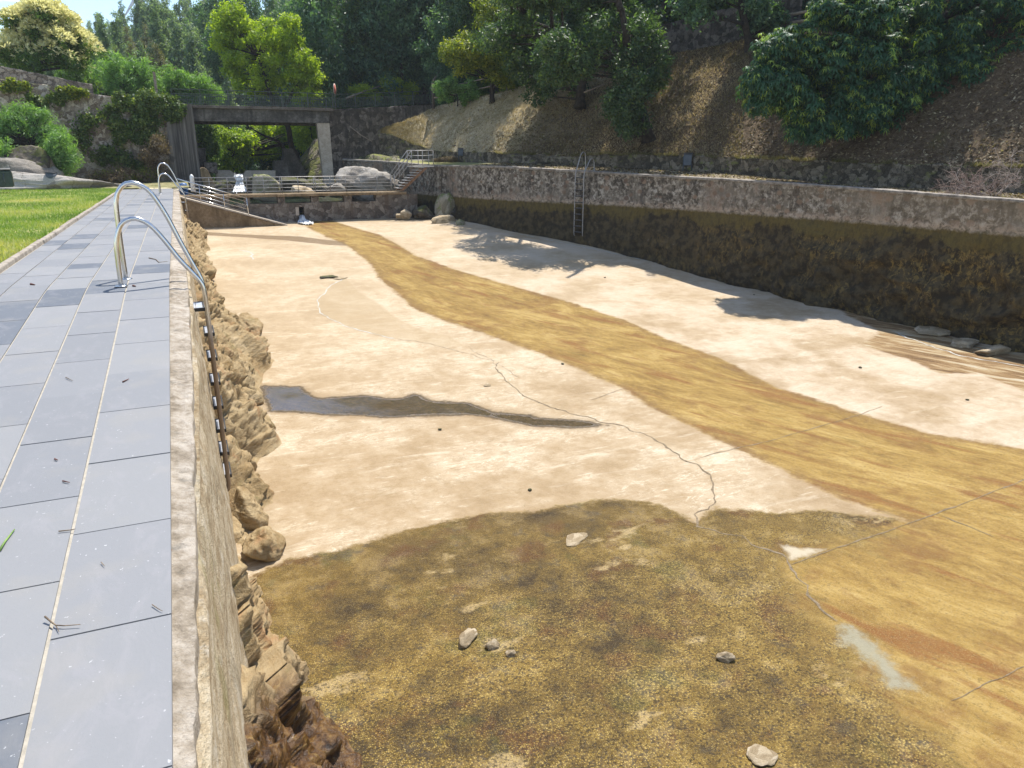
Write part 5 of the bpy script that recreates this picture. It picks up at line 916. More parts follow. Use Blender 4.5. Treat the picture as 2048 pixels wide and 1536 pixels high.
# climbers on the rubble wall
for lst, n, mat, lb, sd_ in [([(185,180,350,235),(200,205,320,270),(225,245,330,300),(300,190,372,240)], 15000, lf_ivy, 'thick dark ivy curtain hanging over the rubble wall beside the abutment', 41), ([(225,300,300,350),(180,290,250,330),(235,325,280,368)], 6000, lf_ivy, 'brambles growing at the foot of the ivy curtain', 42), ([(55,185,100,225),(95,182,140,205)], 2200, lf_ivy, 'ivy patch on the upper left part of the rubble wall', 43), ([(0,160,60,186),(110,172,190,196)], 2600, lf_gold, 'dry weeds fringing the top of the rubble wall', 44), ([(150,250,185,300),(160,225,200,260)], 1500, lf_ivy, 'thin creeper strands on the bare part of the rubble wall', 45)]:
    x0, y0, x1, y1 = lst[0]; B = at((x0+x1)/2, (y0+y1)/2, 35.75); e = [env_px(*q, 35.72, B, .28) for q in lst]
    o = thing('climbing_plant', tuple(B), lb, 'climbing plant', 'climbers on the rubble wall')
    cl = fill(g, 14*len(lst), e, .30, .9); small = sd_ in (43, 44); cl = [(c[0], c[1]*(.4 if small else 1), c[2], c[3]*(.6 if small else 1), min(c[4], .09 if small else .18), c[5]*(.55 if small else 1)) for c in cl]; V, t_ = cloud([c[:3] for c in cl], [c[3:] for c in cl], n, .10, .085, sd_, .3, .3, .3, 12, .45); leaf_obj('foliage', V, t_, mat, o)
for lst, n, mat, lb, sd_ in [([(285,290,340,345),(300,270,335,310)], 5000, lf_dry, 'heap of dry brown brush between the ivy and the abutment', 46), ([(150,335,340,372)], 5200, lf_dry, 'band of dried weeds along the foot of the rubble wall', 47), ([(180,335,330,374)], 3000, lf_gold, 'green weeds at the far end of the lawn', 48)]:
    x0, y0, x1, y1 = lst[0]; B = at((x0+x1)/2, y1, 35.0); e = [env_px(*q, 35.0, B, .6) for q in lst]; cl = fill(g, 26, e, .26, .8)
    V, t_ = cloud([c[:3] for c in cl], [c[3:] for c in cl], n, .13, .03, sd_, .3, -.6, .2, 14); o = leaf_obj('dry_weeds' if mat is lf_dry else 'weeds', V, t_, mat); o.location = B; tag(o, lb, 'weeds', 'weeds below the rubble wall')
# bush on the bank, and ferns
B = atd(915, 208, 37.2); broad_tree('bank_bush', B, [((0,0,-.1), (0,0,.7), .03, .01)], fill(g, 12, [env_px(874, 148, 912, 200, B[1], B, .4), env_px(905, 150, 960, 205, B[1], B, .4)], .30, 1.0), lf_feath, 6500, .12, .05, 'bright green twin bush on the sunny bank right of the bridge', 'bush', seed=51, sub=16, droop=-.2)
B = at(790, 195, 42.5); broad_tree('fern_patch', B, [((0,0,-.2), (0,0,.2), .02, .01)], fill(g, 14, [env_px(700, 165, 760, 205, 42.5, B, .6), env_px(765, 160, 830, 200, 42.5, B, .6)], .34, .7), lf_lime, 5200, .22, .035, 'ferny sunlit undergrowth behind the wing wall railing', 'bush', seed=52, sub=20, droop=-.2)
# ------------------------------------------------------------------ trees standing on the bank
def bank_base(px, py, D): p = atd(px, py, D); return p
B = bank_base(1160, 200, 31.6); e = [(0, 0, 0, 1, 1, 1), env_px(985, -70, 1150, 15, 26.4, B, 1.5), env_px(890, 40, 1000, 185, 32.3*.9, B, 1.5), env_px(955, -40, 1110, 130, 29.4, B, 2.0), env_px(1020, 60, 1190, 215, 29, B, 1.6), env_px(1090, -50, 1260, 120, 29.4, B, 2.0)]
broad_tree('oak_tree', B, [((0,0,-.3), loc(1165, 60, B[1], B), .20, .13), (loc(1165, 90, B[1], B), loc(1010, 20, 29, B), .12, .04), (loc(1165, 60, B[1], B), loc(1180, -120, 29.4, B), .13, .05)],
  fill(g, 76, [e[1]]+e[3:], .55, .8), lf_oak, 30000, .15, .07, 'wide dark oak on the bank with foliage reaching down to the slope', seed=61, sub=22, inner=.25)
B = bank_base(985, 196, 36.0); e = [env_px(885, 45, 960, 150, 32.5, B, 1.1), env_px(935, -40, 1050, 100, 33, B, 1.6), env_px(950, 90, 1050, 185, 32.5, B, 1.0)]
broad_tree('oak_tree', B, [((0,0,-.3), loc(990, 60, 33, B), .12, .05)], fill(g, 44, e, .42, .8), lf_gold, 17000, .14, .06, 'yellow tipped oak at the left end of the trees on the bank', seed=62, sub=22, inner=.25)
B = bank_base(1298, 268, 28.3); B2 = loc(1275, 250, B[1]+.2, B); e = [env_px(1130, -50, 1340, 110, B[1]+.9, B, 1.8), env_px(1215, 60, 1335, 190, B[1]+.1, B, .9), env_px(1225, 150, 1290, 275, B[1]-.6, B, .45), env_px(1080, 30, 1230, 170, B[1], B, 1.2), env_px(1080, -80, 1300, 20, B[1]+1.6, B, 1.5)]
broad_tree('leaning_oak_tree', B, [((0,0,-.25), loc(1255, 90, B[1], B), .21, .12), (loc(1255, 90, B[1], B), loc(1220, -120, B[1]-.6, B), .12, .05), ((-.45,.15,-.1), loc(1238, 120, B[1]+.3, B), .13, .06), (loc(1240, 20, B[1]-.3, B), loc(1160, -140, B[1]+1.0, B), .08, .03)],
  fill(g, 84, e, .50, .85), lf_oak, 36000, .14, .06, 'leaning ivy hung oak with two dark stems in the middle of the bank', seed=63, sub=22, inner=.25)
B = bank_base(1492, 118, 30.9); e = [env_px(1340, -110, 1500, 55, B[1]-.6, B, 1.8), env_px(1420, -140, 1570, 40, B[1], B, 1.5), env_px(1500, 0, 1560, 70, B[1], B, .5)]
broad_tree('upright_tree', B, [((0,0,-.3), loc(1480, -130, B[1], B), .15, .09)], fill(g, 40, e, .50, .8), lf_dark, 15000, .15, .075, 'tree with a straight dark trunk on the crest between oak and chestnut', seed=64, sub=20, inner=.25, tint=.6)
for k, (px, D, hh) in enumerate([(1185, 34.8, 8), (1305, 33.6, 8.5), (1590, 31.6, 8.5), (1690, 31, 9), (1810, 30.5, 9), (1930, 30, 9), (2060, 29.6, 9), (2200, 29, 9)]):  # trees added along the crest to shade the bank, crowns mostly above view
    B = atd(px, 309, D); B[2] = float(np.interp(math.atan2(B[0], B[1]), az_st, Ka[:, 2])); cl = fill(g, 22, [(-.3, -.3, hh*.62, 2.3, 2.3, 2.2), (.4, .2, hh*.8, 1.8, 1.8, 1.6)], .62, .8)
    broad_tree('upright_tree', B, [((0,0,-.4), (.1, .1, hh*.7), .13, .06)], cl, lf_dark, 7500, .17, .085, ['slim trunked tree behind the wide oak on the crest', 'slim trunked tree behind the leaning oak on the crest', 'slim trunked tree behind the left side of the big chestnut', 'slim trunked tree behind the middle of the big chestnut', 'slim trunked tree behind the crown of the big chestnut', 'slim trunked tree behind the right side of the big chestnut', 'slim trunked tree on the crest at the right picture edge', 'slim trunked tree on the crest beyond the right edge'][k], seed=140+k, sub=16, inner=.25)
# big dark chestnut on the right: leaves in drooping whorls
def whorls(C, Q, n, L, W, seed, nl=8, fresh=.26):
    rg = np.random.default_rng(seed); C = np.array(C); Q = np.array(Q); wg = Q[:, 0]**2; idx = rg.choice(len(C), n, p=wg/wg.sum()); d = rg.normal(size=(n, 3)); d /= np.linalg.norm(d, axis=1)[:, None]; P = C[idx]+Q[idx]*d*(.35+.65*rg.random(n)**.5)[:, None]
    ax = d*.5+np.array([0, 0, .75]); ax /= np.linalg.norm(ax, axis=1)[:, None]; u = np.cross(ax, rg.normal(size=(n, 3))); u /= np.linalg.norm(u, axis=1)[:, None]; w_ = np.cross(ax, u); fr = rg.random(n) < fresh; Vs = []; ts = []
    for k in range(nl):
        a = 2*np.pi*k/nl+rg.normal(0, .22, n); dr = np.cos(a)[:, None]*u+np.sin(a)[:, None]*w_; sd = np.cross(ax, dr); l = (L*rg.uniform(.7, 1.2, n)*np.where(fr, .8, 1))[:, None]; ww_ = (W*np.where(fr, .55, 1))[:, None]; lift = np.where(fr, .55, .12)[:, None]
        p1 = P+dr*l*.45+ax*l*lift*.5; p2 = P+dr*l*.98+ax*l*(lift*.3-.28)-np.array([0, 0, 1.])*l*.14
        Vs.append(np.stack([P, p1+sd*ww_*.5, p2, p1-sd*ww_*.5], 1)); ts.append(np.clip(np.where(fr, .93, .30)+rg.normal(0, .10, n), 0, 1))
    return np.concatenate(Vs).reshape(-1, 3), np.concatenate(ts)
lf_ch = M_leaf('chestnut_leaves', [(0, (.022, .06, .036)), (.45, (.052, .125, .066)), (.72, (.13, .23, .07)), (1, (.34, .45, .10))], .35, .5, spec=.25)
B = bank_base(1800, 130, 27.0); Yc = bank_base(1790, 215, 27.2)[1]
e = [env_px(1515, 40, 1720, 200, Yc-.4, B, 1.4), env_px(1535, 140, 1730, 284, Yc-1.0, B, .9), env_px(1690, -60, 1960, 150, Yc-1.6, B, 1.6), env_px(1715, 110, 1915, 272, Yc-1.8, B, .9), env_px(1650, 150, 1800, 262, Yc-1.3, B, .7), env_px(1500, 130, 1600, 220, Yc-.5, B, .6), env_px(1860, -80, 2090, 150, Yc-2.2, B, 1.7), env_px(1560, -140, 1850, 60, Yc, B, 1.8), env_px(1850, -220, 2200, 0, Yc-1.2, B, 2.2), env_px(1660, 60, 1840, 200, Yc-1.4, B, 1.1), env_px(1880, 20, 2080, 190, Yc-2.4, B, 1.1), env_px(1600, -40, 1800, 120, Yc-.6, B, 1.3), env_px(1960, 0, 2200, 210, Yc-2.6, B, 1.3), env_px(1870, 70, 2070, 205, Yc-2.2, B, .9), env_px(1500, 60, 1640, 200, Yc-.6, B, .8)]
o = thing('chestnut_tree', tuple(B), 'huge dark chestnut with drooping star shaped leaf whorls at upper right', 'tree'); mb = MB(); cl = fill(g, 290, e, .42, .85)
st = trunk(mb, (0,0,-.3), loc(1800, -60, Yc, B), .26, .16, .08); trunk(mb, st[4], loc(1640, 40, Yc-.3, B), .12, .04); trunk(mb, st[4], loc(1960, 10, Yc-1.8, B), .13, .05); trunk(mb, st[3], loc(1780, 130, Yc-1.8, B), .09, .03)
for c in cl[::2]: q = np.array(c[:3]); i = int(np.argmin(np.linalg.norm(np.array(st)-q, axis=1))); trunk(mb, np.array(st)[i]*.6+q*.4, q, .02, .008, .1, 4, 4)
mb.build('trunk', bark_d, o); V, t_ = whorls([c[:3] for c in cl], [c[3:] for c in cl], 18500, .19, .052, 71); leaf_obj('crown', V, t_, lf_ch, o)
# ------------------------------------------------------------------ forest
def conifer_like(name, H, Rw, n, L, W, mat, seed, bark, taper=.45, base=.3, sub=10, clumps=26):
    rg = np.random.default_rng(seed); C = []; Q = []
    for k in range(clumps):
        f = base+(1-base)*(k+.5)/clumps; rad = Rw*(1-taper*((f-base)/(1-base))**1.5)*(.55+.45*math.sin(math.pi*min(1, (f-base)/(1-base)*.8+.25))); a = rg.random()*6.28; q = rad*rg.uniform(.15, .75)
        C.append((q*math.cos(a), q*math.sin(a), H*f)); s = rad*rg.uniform(.38, .62); Q.append((s, s, s*1.15))
    C.append((0, 0, H*.985)); Q.append((Rw*.16, Rw*.16, H*.05))
    V, t = cloud(C, Q, n, L, W, seed, .2, .7, .3, sub); o = thing(name, (0, 0, 0), 'x', 'tree'); mb = MB(); trunk(mb, (0, 0, -.8), (rg.normal(0, .15), rg.normal(0, .15), H*.95), H*.012, .02, .03, 8, 6)
    mb.build('trunk', bark, o); leaf_obj('crown', V, t, mat, o); return o
protos = {'euc': [conifer_like('eucalyptus_tree', h, r, n, .34, .15, lf_euc, s, bark_g, clumps=c) for h, r, n, s, c in [(13, 1.9, 6500, 81, 30), (11, 1.7, 5600, 82, 24), (14.5, 2.0, 7000, 83, 34), (9.5, 1.9, 5200, 84, 20)]],
          'rust': [conifer_like('eucalyptus_tree', h, r, n, .32, .11, lf_rust, s, bark_g, clumps=c) for h, r, n, s, c in [(9, 2.0, 4200, 85, 18), (7.5, 1.6, 3400, 86, 16)]],
          'dark': [conifer_like('forest_tree', h, r, n, .22, .10, lf_dark, s, bark_d, .35, .18, 14, c) for h, r, n, s, c in [(10, 2.6, 12000, 87, 36), (8, 2.3, 9500, 88, 30), (11.5, 2.4, 12000, 89, 38)]],
          'mid': [conifer_like('forest_tree', h, r, n, .21, .09, lf_oak, s, bark_d, .35, .2, 16, c) for h, r, n, s, c in [(8.5, 2.2, 9500, 90, 30), (7, 1.9, 8000, 91, 26)]],
          'under': [conifer_like('understory_bush', h, r, n, .17, .08, m, s, bark_d, .3, .05, 14, c) for h, r, n, s, c, m in [(2.6, 1.5, 4200, 92, 14, lf_mid), (2.0, 1.3, 3600, 93, 12, lf_dark)]]}
LB = {'euc': ('slender blue green eucalyptus in the forest on the far hill', 'eucalyptus forest on the far hill', 'tree'), 'rust': ('brownish half dry eucalyptus on the far hill', 'brownish eucalyptus on the far hill', 'tree'), 'dark': ('tall dark green tree in the wood behind the bridge and bank', 'dark wood behind bridge and bank', 'tree'), 'mid': ('grey green tree among the darker wood behind the bridge', 'grey green trees in the dark wood', 'tree'), 'under': ('low bushy undergrowth clump below the hillside trees', 'undergrowth bushes on the hillside', 'bush')}
used = set(); fr_rng = np.random.default_rng(99)
def plant(kind, px, D, s=1.0):
    k = int(fr_rng.integers(0, len(protos[kind]))); p = hz(px, D); src = protos[kind][k]
    if (kind, k) in used: o = copy_tree(src)
    else: o = src; used.add((kind, k))
    o.location = p; sc_ = s*fr_rng.uniform(.82, 1.18); o.scale = (sc_, sc_, sc_*fr_rng.uniform(.9, 1.12)); o.rotation_euler = (0, 0, fr_rng.random()*6.28); tag(o, LB[kind][0], LB[kind][2], LB[kind][1])
for px in np.arange(-70, 480, 11.0):
    for D in (60, 71, 84, 99, 117, 138, 164):
        if fr_rng.random() < (.45 if D < 70 else .66): plant('rust' if (D < 90 and fr_rng.random() < .25) else 'euc', px+fr_rng.normal(0, 7), D+fr_rng.normal(0, 5), np.interp(D, [60, 90, 164], [.50, .62, .82])*np.interp(px, [0, 200, 420], [.36, .55, 1.02]))
for px in np.arange(440, 900, 19.0):
    for D in (48, 56, 66, 80):
        if px < 640 and D < 60: continue
        if fr_rng.random() < .78: plant('mid' if fr_rng.random() < .38 else 'dark', px+fr_rng.normal(0, 9), D+fr_rng.normal(0, 2.5), 1.0)
for px in np.arange(880, 2500, 42.0):
    for D in (4.6, 8, 12.5):
        if fr_rng.random() < .82:
            x = px+fr_rng.normal(0, 16); a = math.atan2(*ray(x, 309)[:2]); plant('mid' if fr_rng.random() < .3 else 'dark', x, float(np.interp(a, azs, r0))+D+fr_rng.normal(0, .8), .95)
for px in np.arange(400, 880, 22.0):
    for D in (47, 53):
        if px < 640 and fr_rng.random() < .4: continue
        plant('under', px+fr_rng.normal(0, 8), D+fr_rng.normal(0, 1.5), 1.0)
for px in np.arange(180, 440, 24.0): plant('under', px, 58+fr_rng.normal(0, 3), 1.2)
for px in np.arange(900, 1600, 60.0):
    a = math.atan2(*ray(px, 309)[:2]); plant('under', px, float(np.interp(a, azs, r0))+3.9+fr_rng.normal(0, .4), .6)
for ks, lst in protos.items():
    for k, o in enumerate(lst):
        if (ks, k) not in used:
            for c in list(o.children): bpy.data.objects.remove(c)
            bpy.data.objects.remove(o)
# ------------------------------------------------------------------ litter and dry grass on the bank (countless)
rg = np.random.default_rng(77)
n = 26000; ii = rg.integers(60, 690, n); jj = np.minimum((rg.random(n)**1.3*nb_).astype(int), nb_-2); P = bankV[ii, jj]+(bankV[ii-1, jj+1]-bankV[ii, jj])*rg.random((n, 1))
P = P+np.array([0, 0, .015]); P = P[(P[:, 1] < 30) | (rg.random(n) < .15)]
V = leaf_quads(P, np.tile([[-.5, -.1, .8]], (len(P), 1)), np.full(len(P), .11), np.full(len(P), .05), rg, .3); o = leaf_obj('leaf_litter', V, rg.random(len(V)//4), lf_dry); tag(o, 'fallen dry leaves scattered over the shaded bank', 'ground cover', None, 'stuff')
n = 9000; s_ = rg.integers(60, 695, n); f = rg.random(n)[:, None]; P = Wa[s_]+(Lq[s_]-Wa[s_])*(.1+.9*f**.7); P[:, 2] += .03; P = P[(P[:, 1] < 29)]
V = leaf_quads(P, np.tile([[0, 0, 1.]], (len(P), 1)), np.full(len(P), .10), np.full(len(P), .05), rg, .6); o = leaf_obj('ledge_litter', V, rg.random(len(V)//4), lf_dry); tag(o, 'brown leaf litter strewn along the stone ledge', 'ground cover', None, 'stuff')
n = 60000; ii = rg.integers(2, 330, n); jj = rg.integers(0, nb_-1, n); P = bankV[ii, jj]+(bankV[ii+1, jj]-bankV[ii, jj])*rg.random((n, 1))+(bankV[ii, jj+1]-bankV[ii, jj])*rg.random((n, 1)); P[:, 2] -= .01
gd = M_leaf('dry_grass', [(0, (.19, .165, .06)), (.35, (.33, .275, .14)), (.75, (.46, .39, .235)), (1, (.58, .50, .34))], .3, .8, (1.2, 1.1, .8))
blades('bank_grass', P, None, .03, .10, .012, gd, 'pale dry grass covering the sunny part of the bank', 1.3)
n = 5000; f = rg.integers(0, 330, n); P = Tt[f]+rg.normal(size=(n, 3))*np.array([.06, .06, .02])-np.array([0, 0, .03])
gg = M_leaf('wall_grass', [(0, (.10, .10, .03)), (.5, (.22, .20, .08)), (1, (.40, .35, .18))], .3, .8, (1.1, 1.1, .7))
n = 16000; f = rg.integers(0, 699, n); f = f[fbm(np.stack([f*.06, 0*f, 0*f], -1), 3) > -.05]; n = len(f); P = Tt[f]+np.concatenate([out[f]*rg.uniform(-.25, .06, n)[:, None], np.zeros((n, 1))], 1); P[:, 2] -= .03
blades('wall_top_grass', P, None, .04, .14, .012, gg, 'grass fringe along the top of the low terrace wall', 1.4)
# ------------------------------------------------------------------ small furniture and loose things
wood_m = M_simple('weathered_wood', (.17, .13, .10), (.34, .28, .22), 14, .9, bump=.8, use_obj=True); wood_d = M_simple('dark_wood', (.05, .04, .032), (.12, .10, .085), 14, .9, bump=.8, use_obj=True)
bin_m = M_simple('grey_bin_paint', (.045, .06, .08), (.085, .105, .135), 7, .5, use_obj=True); dk_m = M_simple('dark_lid', (.012, .014, .018), (.03, .034, .04), 8, .45, use_obj=True)
def litter_bin(px, yb, yt, D, wpx, label):
    p = atd(px, yb, D); h = (atd(px, yt, D)-p)[2]; w_ = wpx/1548*D*.95; a = math.atan2(-p[1], -p[0])+math.pi/2
    o = thing('litter_bin', tuple(p), label, 'litter bin', 'litter bins on the ledge', a); d = w_*.62
    mb = MB(); z0, z1 = h*.36, h*.93
    mb.prism([(-w_*.42, -d/2, z0), (w_*.42, -d/2, z0), (w_*.5, -d/2, z1), (-w_*.5, -d/2, z1)], (0, d, 0)); mb.build('body', bin_m, o, .015)
    mb = MB(); mb.prism([(-w_*.54, -d*.58, z1), (w_*.54, -d*.58, z1), (w_*.54, -d*.58, h*.985), (-w_*.54, -d*.58, h*.985)], (0, d*1.16, .03)); mb.build('lid', dk_m, o, .012)
    for s in (-1, 1): MB().tube([(s*w_*.5, d*.55, -.02), (s*w_*.5, d*.55, h*.88)], .018, 8).build('leg', bin_m, o)
    MB().box(-w_*.5, w_*.5, d*.5, d*.58, h*.55, h*.6).build('bracket', bin_m, o)
litter_bin(1374, 345, 306, 27.0, 17, 'grey metal litter bin on legs below the leaning oak')
litter_bin(922, 320, 297, 33.8, 10, 'smaller distant grey litter bin on the ledge right of the staircase')
p = at(105, 361, 31.0); o = thing('waste_bin', tuple(p+np.array([0, 0, -.05])), 'small grey round waste bin on the granite slab', 'waste bin')
MB().tube([(0,0,0), (0,0,.30)], [.15, .185], 18).build('body', bin_m, o); MB().tube([(0,0,.301), (0,0,.325)], [.195, .195], 18).build('rim', dk_m, o)
p = at(8, 374, 28.6); o = thing('box_bin', tuple(p), 'dark green box bin at the left edge of the lawn', 'waste bin', None, .35); grn = M_simple('dark_green_plastic', (.015, .03, .028), (.035, .06, .05), 9, .45, use_obj=True)
mb = MB(); mb.box(-.3, .24, -.22, .22, 0, .50, .03); mb.build('body', grn, o); mb = MB(); mb.box(-.31, .25, -.23, .23, .502, .57, .03); mb.build('lid', dk_m, o); MB().tube([(.02, -.225, .12), (.0, -.25, .16), (.0, -.25, .36), (.02, -.225, .40)], .018, 6).build('handle', bin_m, o); mb = MB(); mb.box(.242, .262, -.18, .18, .03, .45); mb.build('side_panel', wood_m, o)
# post by the road, sign seen from its edge, rails of the wooden fences
p = at(313, 184, 37.2); o = tag(MB().obox((0, 0, .25), (1, 0, 0), (0, 1, 0), (0, 0, 1), .055, .055, .55).build('wooden_post', wood_m), 'weathered grey wooden post standing above the ivy', 'post'); o.location = p
p = at(672, 213, 38.6); o = thing('road_sign', tuple(p), 'round faded road sign seen almost edge on behind the bridge railing', 'road sign', None, math.radians(66)); hs = at(672, 177, 38.6)[2]-p[2]
MB().tube([(0, .03, -.1), (0, .03, hs)], .022, 8).build('post', galv, o); pink = M_simple('faded_sign_face', (.50, .36, .30), (.62, .50, .43), 6, .6, use_obj=True)
mb = MB(); mb.tube([(0, 0, hs-.04), (0, .012, hs-.04)], .27, 24); mb.build('disc', pink, o); mb = MB(); mb.tube([(0, -.006, hs-.04), (0, .0, hs-.04)], .22, 24); mb.build('sign_face', M_simple('sign_red', (.40, .10, .07), (.50, .16, .12), 6, .6, use_obj=True), o)
def wood_fence(pts, hts, label, mat, r=.035, rails=(.95, .45), rot=0):
    P = [np.array(q) for q in pts]; o = thing('wooden_fence', tuple(P[0]), label, 'fence', 'wooden fences on the bank crest'); B0 = P[0]
    for q in P: MB().tube([q-B0+np.array([0, 0, -.15]), q-B0+np.array([0, 0, hts])], r, 8).build('post', mat, o)
    for f in rails: 
        for a, b in zip(P[:-1], P[1:]): MB().tube([a-B0+np.array([0, -.04, hts*f]), b-B0+np.array([0, -.04, hts*f])], r*.75, 6).build('rail', mat, o)
wood_fence([atd(866, 212, 38.3), atd(940, 198, 37.6), atd(1014, 181, 36.8), atd(1085, 166, 35.6), atd(1160, 140, 35.0)], .78, 'thin grey two rail wooden fence climbing along the crest behind the oaks', wood_m)
wood_fence([atd(1505, 78, 32.2), atd(1560, 62, 31.9), atd(1640, 48, 31.3), atd(1720, 28, 30.9)], .52, 'thick log fence on the crest at the left edge of the chestnut', wood_m, .075, (.95, .4))
wood_fence([atd(866, 211, 38.0), atd(868, 211, 38.9)], 1.0, 'dark end post of the railing where the wing wall meets the bank', wood_d, .05, (.9,))
# upper stone wall behind the crest
A_ = [atd(x, y, D) for x, y, D in [(1290,118,35.6),(1400,92,34.2),(1500,72,33.6),(1600,52,33.2)]]
for k, (a, b) in enumerate(zip(A_[:-1], A_[1:])):
    if k == 0: uw = thing('upper_wall', (24, 24, 6), 'purplish stone retaining wall half hidden behind the crest of the bank', 'wall')
    face_wall('wall_face', a, b, [(0, a[2]+1.2), (1, b[2]+1.2)], min(a[2], b[2])-.4, wing_m, uw, 90, 40, .06)
# fallen branches
def stick(name, pts, r, mat, label, cat='branch', group=None):
    P = [np.array(p, float) for p in pts]; o = MB().tube([p-P[0] for p in P], [r*(1-.6*k/(len(P)-1)) for k in range(len(P))], 7).build(name, mat); o.location = P[0]; return tag(o, label, cat, group)
stick('bare_trunk', [at(692, 197, 41.5), at(725, 184, 42), at(760, 172, 42.4)], .06, wood_m, 'pale bare trunk leaning behind the wing wall railing', 'dead trunk')
stick('bare_trunk', [at(866, 162, 40), at(880, 140, 40.6)], .05, wood_m, 'short bare trunk leaning above the end of the railing', 'dead trunk')
stick('fallen_branch', [atd(700, 253, 37.3), atd(722, 270, 37.25), atd(744, 283, 37.2)], .03, wood_m, 'thin bare branch leaning on the dark wing wall')
stick('fallen_branch', [atd(905, 292, 34.8), atd(935, 287, 34.7), atd(965, 296, 33.8)], .03, wood_d, 'dark branch lying at the foot of the sunny bank')
stick('fallen_branch', [atd(1168, 185, 30.6), atd(1200, 172, 30.9), atd(1235, 160, 31)], .03, wood_m, 'pale branch lying on the slope below the oak')
# brush heap on the ledge, right
def ld_at(px, py, D): return atd(px, py, D)
B = atd(1985, 398, 20.6); bo = thing('brush_heap', tuple(B), 'heap of bare dead branches lying on the ledge at the right', 'brush heap'); bo.scale = (.66, .66, .78); tw_m = M_simple('bare_twigs', (.20, .15, .12), (.44, .37, .32), 10, .9, use_obj=True)
rg = np.random.default_rng(6)
def grow(mb, p, d, L, r, dep, cur):
    pts = [p]; n = 5
    for k in range(n): d = d+rg.normal(0, cur, 3); d[2] -= .03; d = d/np.linalg.norm(d); p = p+d*L/n; p[2] = max(p[2], .01); pts.append(p)
    mb.tube(pts, [r*(1-.55*k/n) for k in range(n+1)], 5, False)
    if dep:
        for j in range(4 if dep > 1 else 3):
            q = pts[1+int(rg.integers(0, n))]; grow(mb, q, d+rg.normal(0, .75, 3), L*rg.uniform(.45, .75), r*.55, dep-1, cur*1.25)
side = RT.copy()
for base, dr, L in [((.35,0,.05), -side*.9+np.array([0,0,.45]), 1.25), ((.2,.1,.05), -side*.15+np.array([0,0,1.]), .95), ((.4,.05,.05), -side*1.0+np.array([0,0,.2]), 1.4), ((.0,.05,.1), -side*.6+np.array([0,0,.8]), .9), ((.5,.1,.05), side*.05+np.array([0,0,.9]), .9), ((-.2,.1,.1), -side+np.array([0,0,.1]), 1.0), ((.3,.1,.1), side*.5+np.array([0,0,.7]), .7)]:
    mb = MB(); grow(mb, np.array(base, float), dr/np.linalg.norm(dr), L*1.05, .026, 4, .20); mb.build('branch', tw_m, bo)
mb = MB()
for k in range(26):
    c = -side*rg.uniform(.1, 1.25)+np.array([rg.normal(0, .15), rg.normal(0, .15), rg.uniform(.05, .55)]); dv = rg.normal(size=3)-side*.6; dv[2] = abs(dv[2])*.5; grow(mb, c, dv/np.linalg.norm(dv), rg.uniform(.35, .8), .011, 2, .35)
mb.build('twig_tangle', M_simple('red_brown_twigs', (.16, .10, .08), (.36, .26, .21), 10, .9, use_obj=True), bo)
p = atd(895, 322, 34.2); V, t_ = cloud([(-.35,0,.05), (.1,0,.08), (.45,0,.05)], [(.4,.3,.10), (.45,.3,.13), (.35,.3,.09)], 1500, .12, .03, 4, .4, 0, .1); o = leaf_obj('leaf_heap', V, t_, lf_dry); o.location = p; tag(o, 'low heap of raked brown leaves on the ledge beside the staircase', 'leaf heap')
# twigs and bits on the slate
twig = M_simple('twig', (.10, .07, .045), (.27, .20, .13), 40, .9); grn_t = M_simple('green_stem', (.10, .19, .03), (.22, .34, .07), 20, .6); red_t = M_simple('dry_bud', (.07, .025, .02), (.16, .07, .05), 40, .9)
def wpt(x, y): 
    z = 0.
    for _ in range(12): q = atz(x, y, z); z = float(wz(q[1]))
    q = atz(x, y, z); q[2] += .008; return q
def bit(pts, r, m, lb, name='twig', lift=None):
    P = [wpt(*q) for q in pts]
    for k, p in enumerate(P): p[2] += (lift[k] if lift else 0)
    stick(name, P, r, m, lb, 'twig', 'bits lying on the slate walkway')
bit([(92,1243),(104,1250),(113,1256),(130,1257),(162,1255)], .0035, twig, 'forked brown twig lying on the joint of the near slates', lift=[.012,.004,.003,.003,.004])
bit([(113,1256),(119,1268)], .002, twig, 'short side twig beside the forked brown twig'); bit([(118,1066),(145,1063),(152,1061)], .003, twig, 'thin straight twig on the slate joint above the forked twig')
bit([(0,1104),(12,1085),(30,1062)], .0055, grn_t, 'fresh green stem at the left edge of the slates', 'green_stem'); bit([(305,1213),(318,1222),(326,1226)], .002, twig, 'tiny twig at the wall edge of the near slate')
bit([(298,517),(312,520),(318,526),(335,524)], .006, twig, 'curved dry twig on the slate just beyond the ladder posts'); bit([(246,766),(258,760)], .005, red_t, 'dark reddish bud in the middle of the slate walkway', 'bud'); bit([(132,757),(146,764)], .003, twig, 'small grey green twig left of the reddish bud')
bit([(62,570),(70,571)], .012, red_t, 'dark curled leaf on the bluish slate near the kerb', 'curled_leaf'); bit([(126,965),(140,968)], .004, red_t, 'short red brown bud on the lower slates', 'bud'); bit([(110,921),(116,923)], .005, red_t, 'dark crumb on the joint right of the lower bud', 'bud'); bit([(203,1128),(210,1136)], .002, twig, 'fine curled straw on the near right slate')
bit([(266,573),(272,574)], .010, red_t, 'dark crumb between the feet of the near ladder', 'bud')
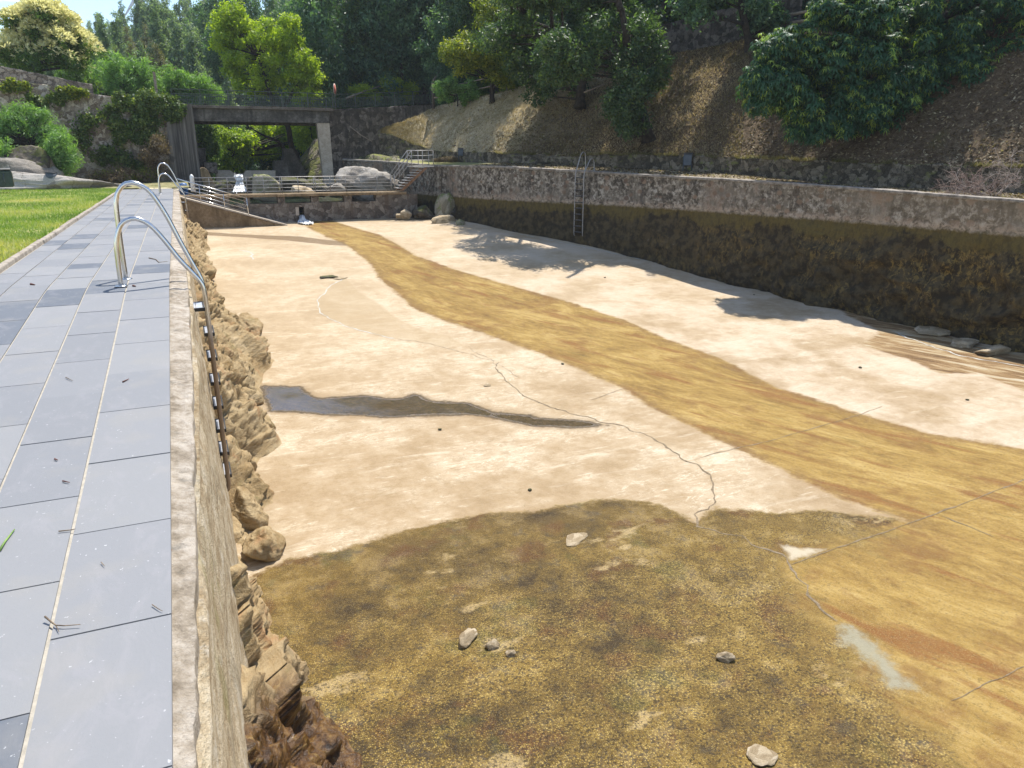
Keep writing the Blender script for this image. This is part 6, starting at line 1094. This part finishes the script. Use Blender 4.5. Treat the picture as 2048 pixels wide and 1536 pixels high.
# loose pebbles on the pale floor
rg = np.random.default_rng(15); spots = [(1125,728),(1250,547),(1335,548),(1508,590),(1545,588),(1365,572),(1210,555),(1580,628),(1600,720),(1720,735),(1440,660),(1700,800),(1935,800),(830,665),(910,660),(1150,478),(1370,735),(615,760),(880,860),(1140,640),(640,705),(1740,615),(560,1125),(1240,1300),(1060,980),(1560,880),(1900,905)]
pm = None
for x, y in spots[::3]:
    p = fl(x, y); p[2] = fz_c(p[0], p[1])
    if pm is None: pm = rock_mesh('pebble', 3, sub=2, planes=9); pm.materials.append(rock_dark)
    o = bpy.data.objects.new('pebble', pm); COL.objects.link(o); s = rg.uniform(.018, .034); o.location = p+np.array([0, 0, s*.3]); o.scale = (s*1.3, s, s*.7); o.rotation_euler = (0, 0, rg.random()*6); tag(o, 'little dark pebble lying loose on the pool floor', 'pebble', 'loose pebbles on the pool floor')
# wind turbine on the far hilltop
a = atd(285, 30, 290.0); hb = atd(287, -14, 290.0); wtb = thing('wind_turbine', tuple(a-np.array([0, 0, 40])), 'distant white wind turbine above the hill at the top edge', 'wind turbine'); wm = M_simple('turbine_white', (.60, .62, .66), (.70, .72, .76), 1, .5)
z = hb[2]-a[2]+40; MB().tube([(0, 0, 0), (0, 0, z)], [1.2, .7], 10).build('tower', wm, wtb); MB().tube([(0, -1.5, z), (0, 1.5, z)], [.8, .8], 10).build('nacelle', wm, wtb)
for k in range(3):
    an = math.radians(215+120*k); MB().tube([(0, -1.8, z), (math.sin(an)*3, -1.8, z+math.cos(an)*3), (math.sin(an)*10.5, -1.8, z+math.cos(an)*10.5)], [.4, .55, .12], 6).build('blade', wm, wtb)
# ------------------------------------------------------------------ the air of the valley
t = NT('haze_air'); pv = t.n('VolumePrincipled'); pv.inputs['Color'].default_value = (.86, .92, 1, 1); pv.inputs['Density'].default_value = .0005; pv.inputs['Anisotropy'].default_value = 0; t.t.links.new(pv.outputs[0], t.out.inputs['Volume'])
hz_o = MB().box(-230, 260, -40, 320, -4.3, 94).build('haze', t.mat); tag(hz_o, 'thin bluish summer haze in the valley air', 'haze', None, 'stuff')
sc.cycles.volume_bounces = 0; sc.cycles.volume_step_rate = 4; sc.cycles.volume_max_steps = 64
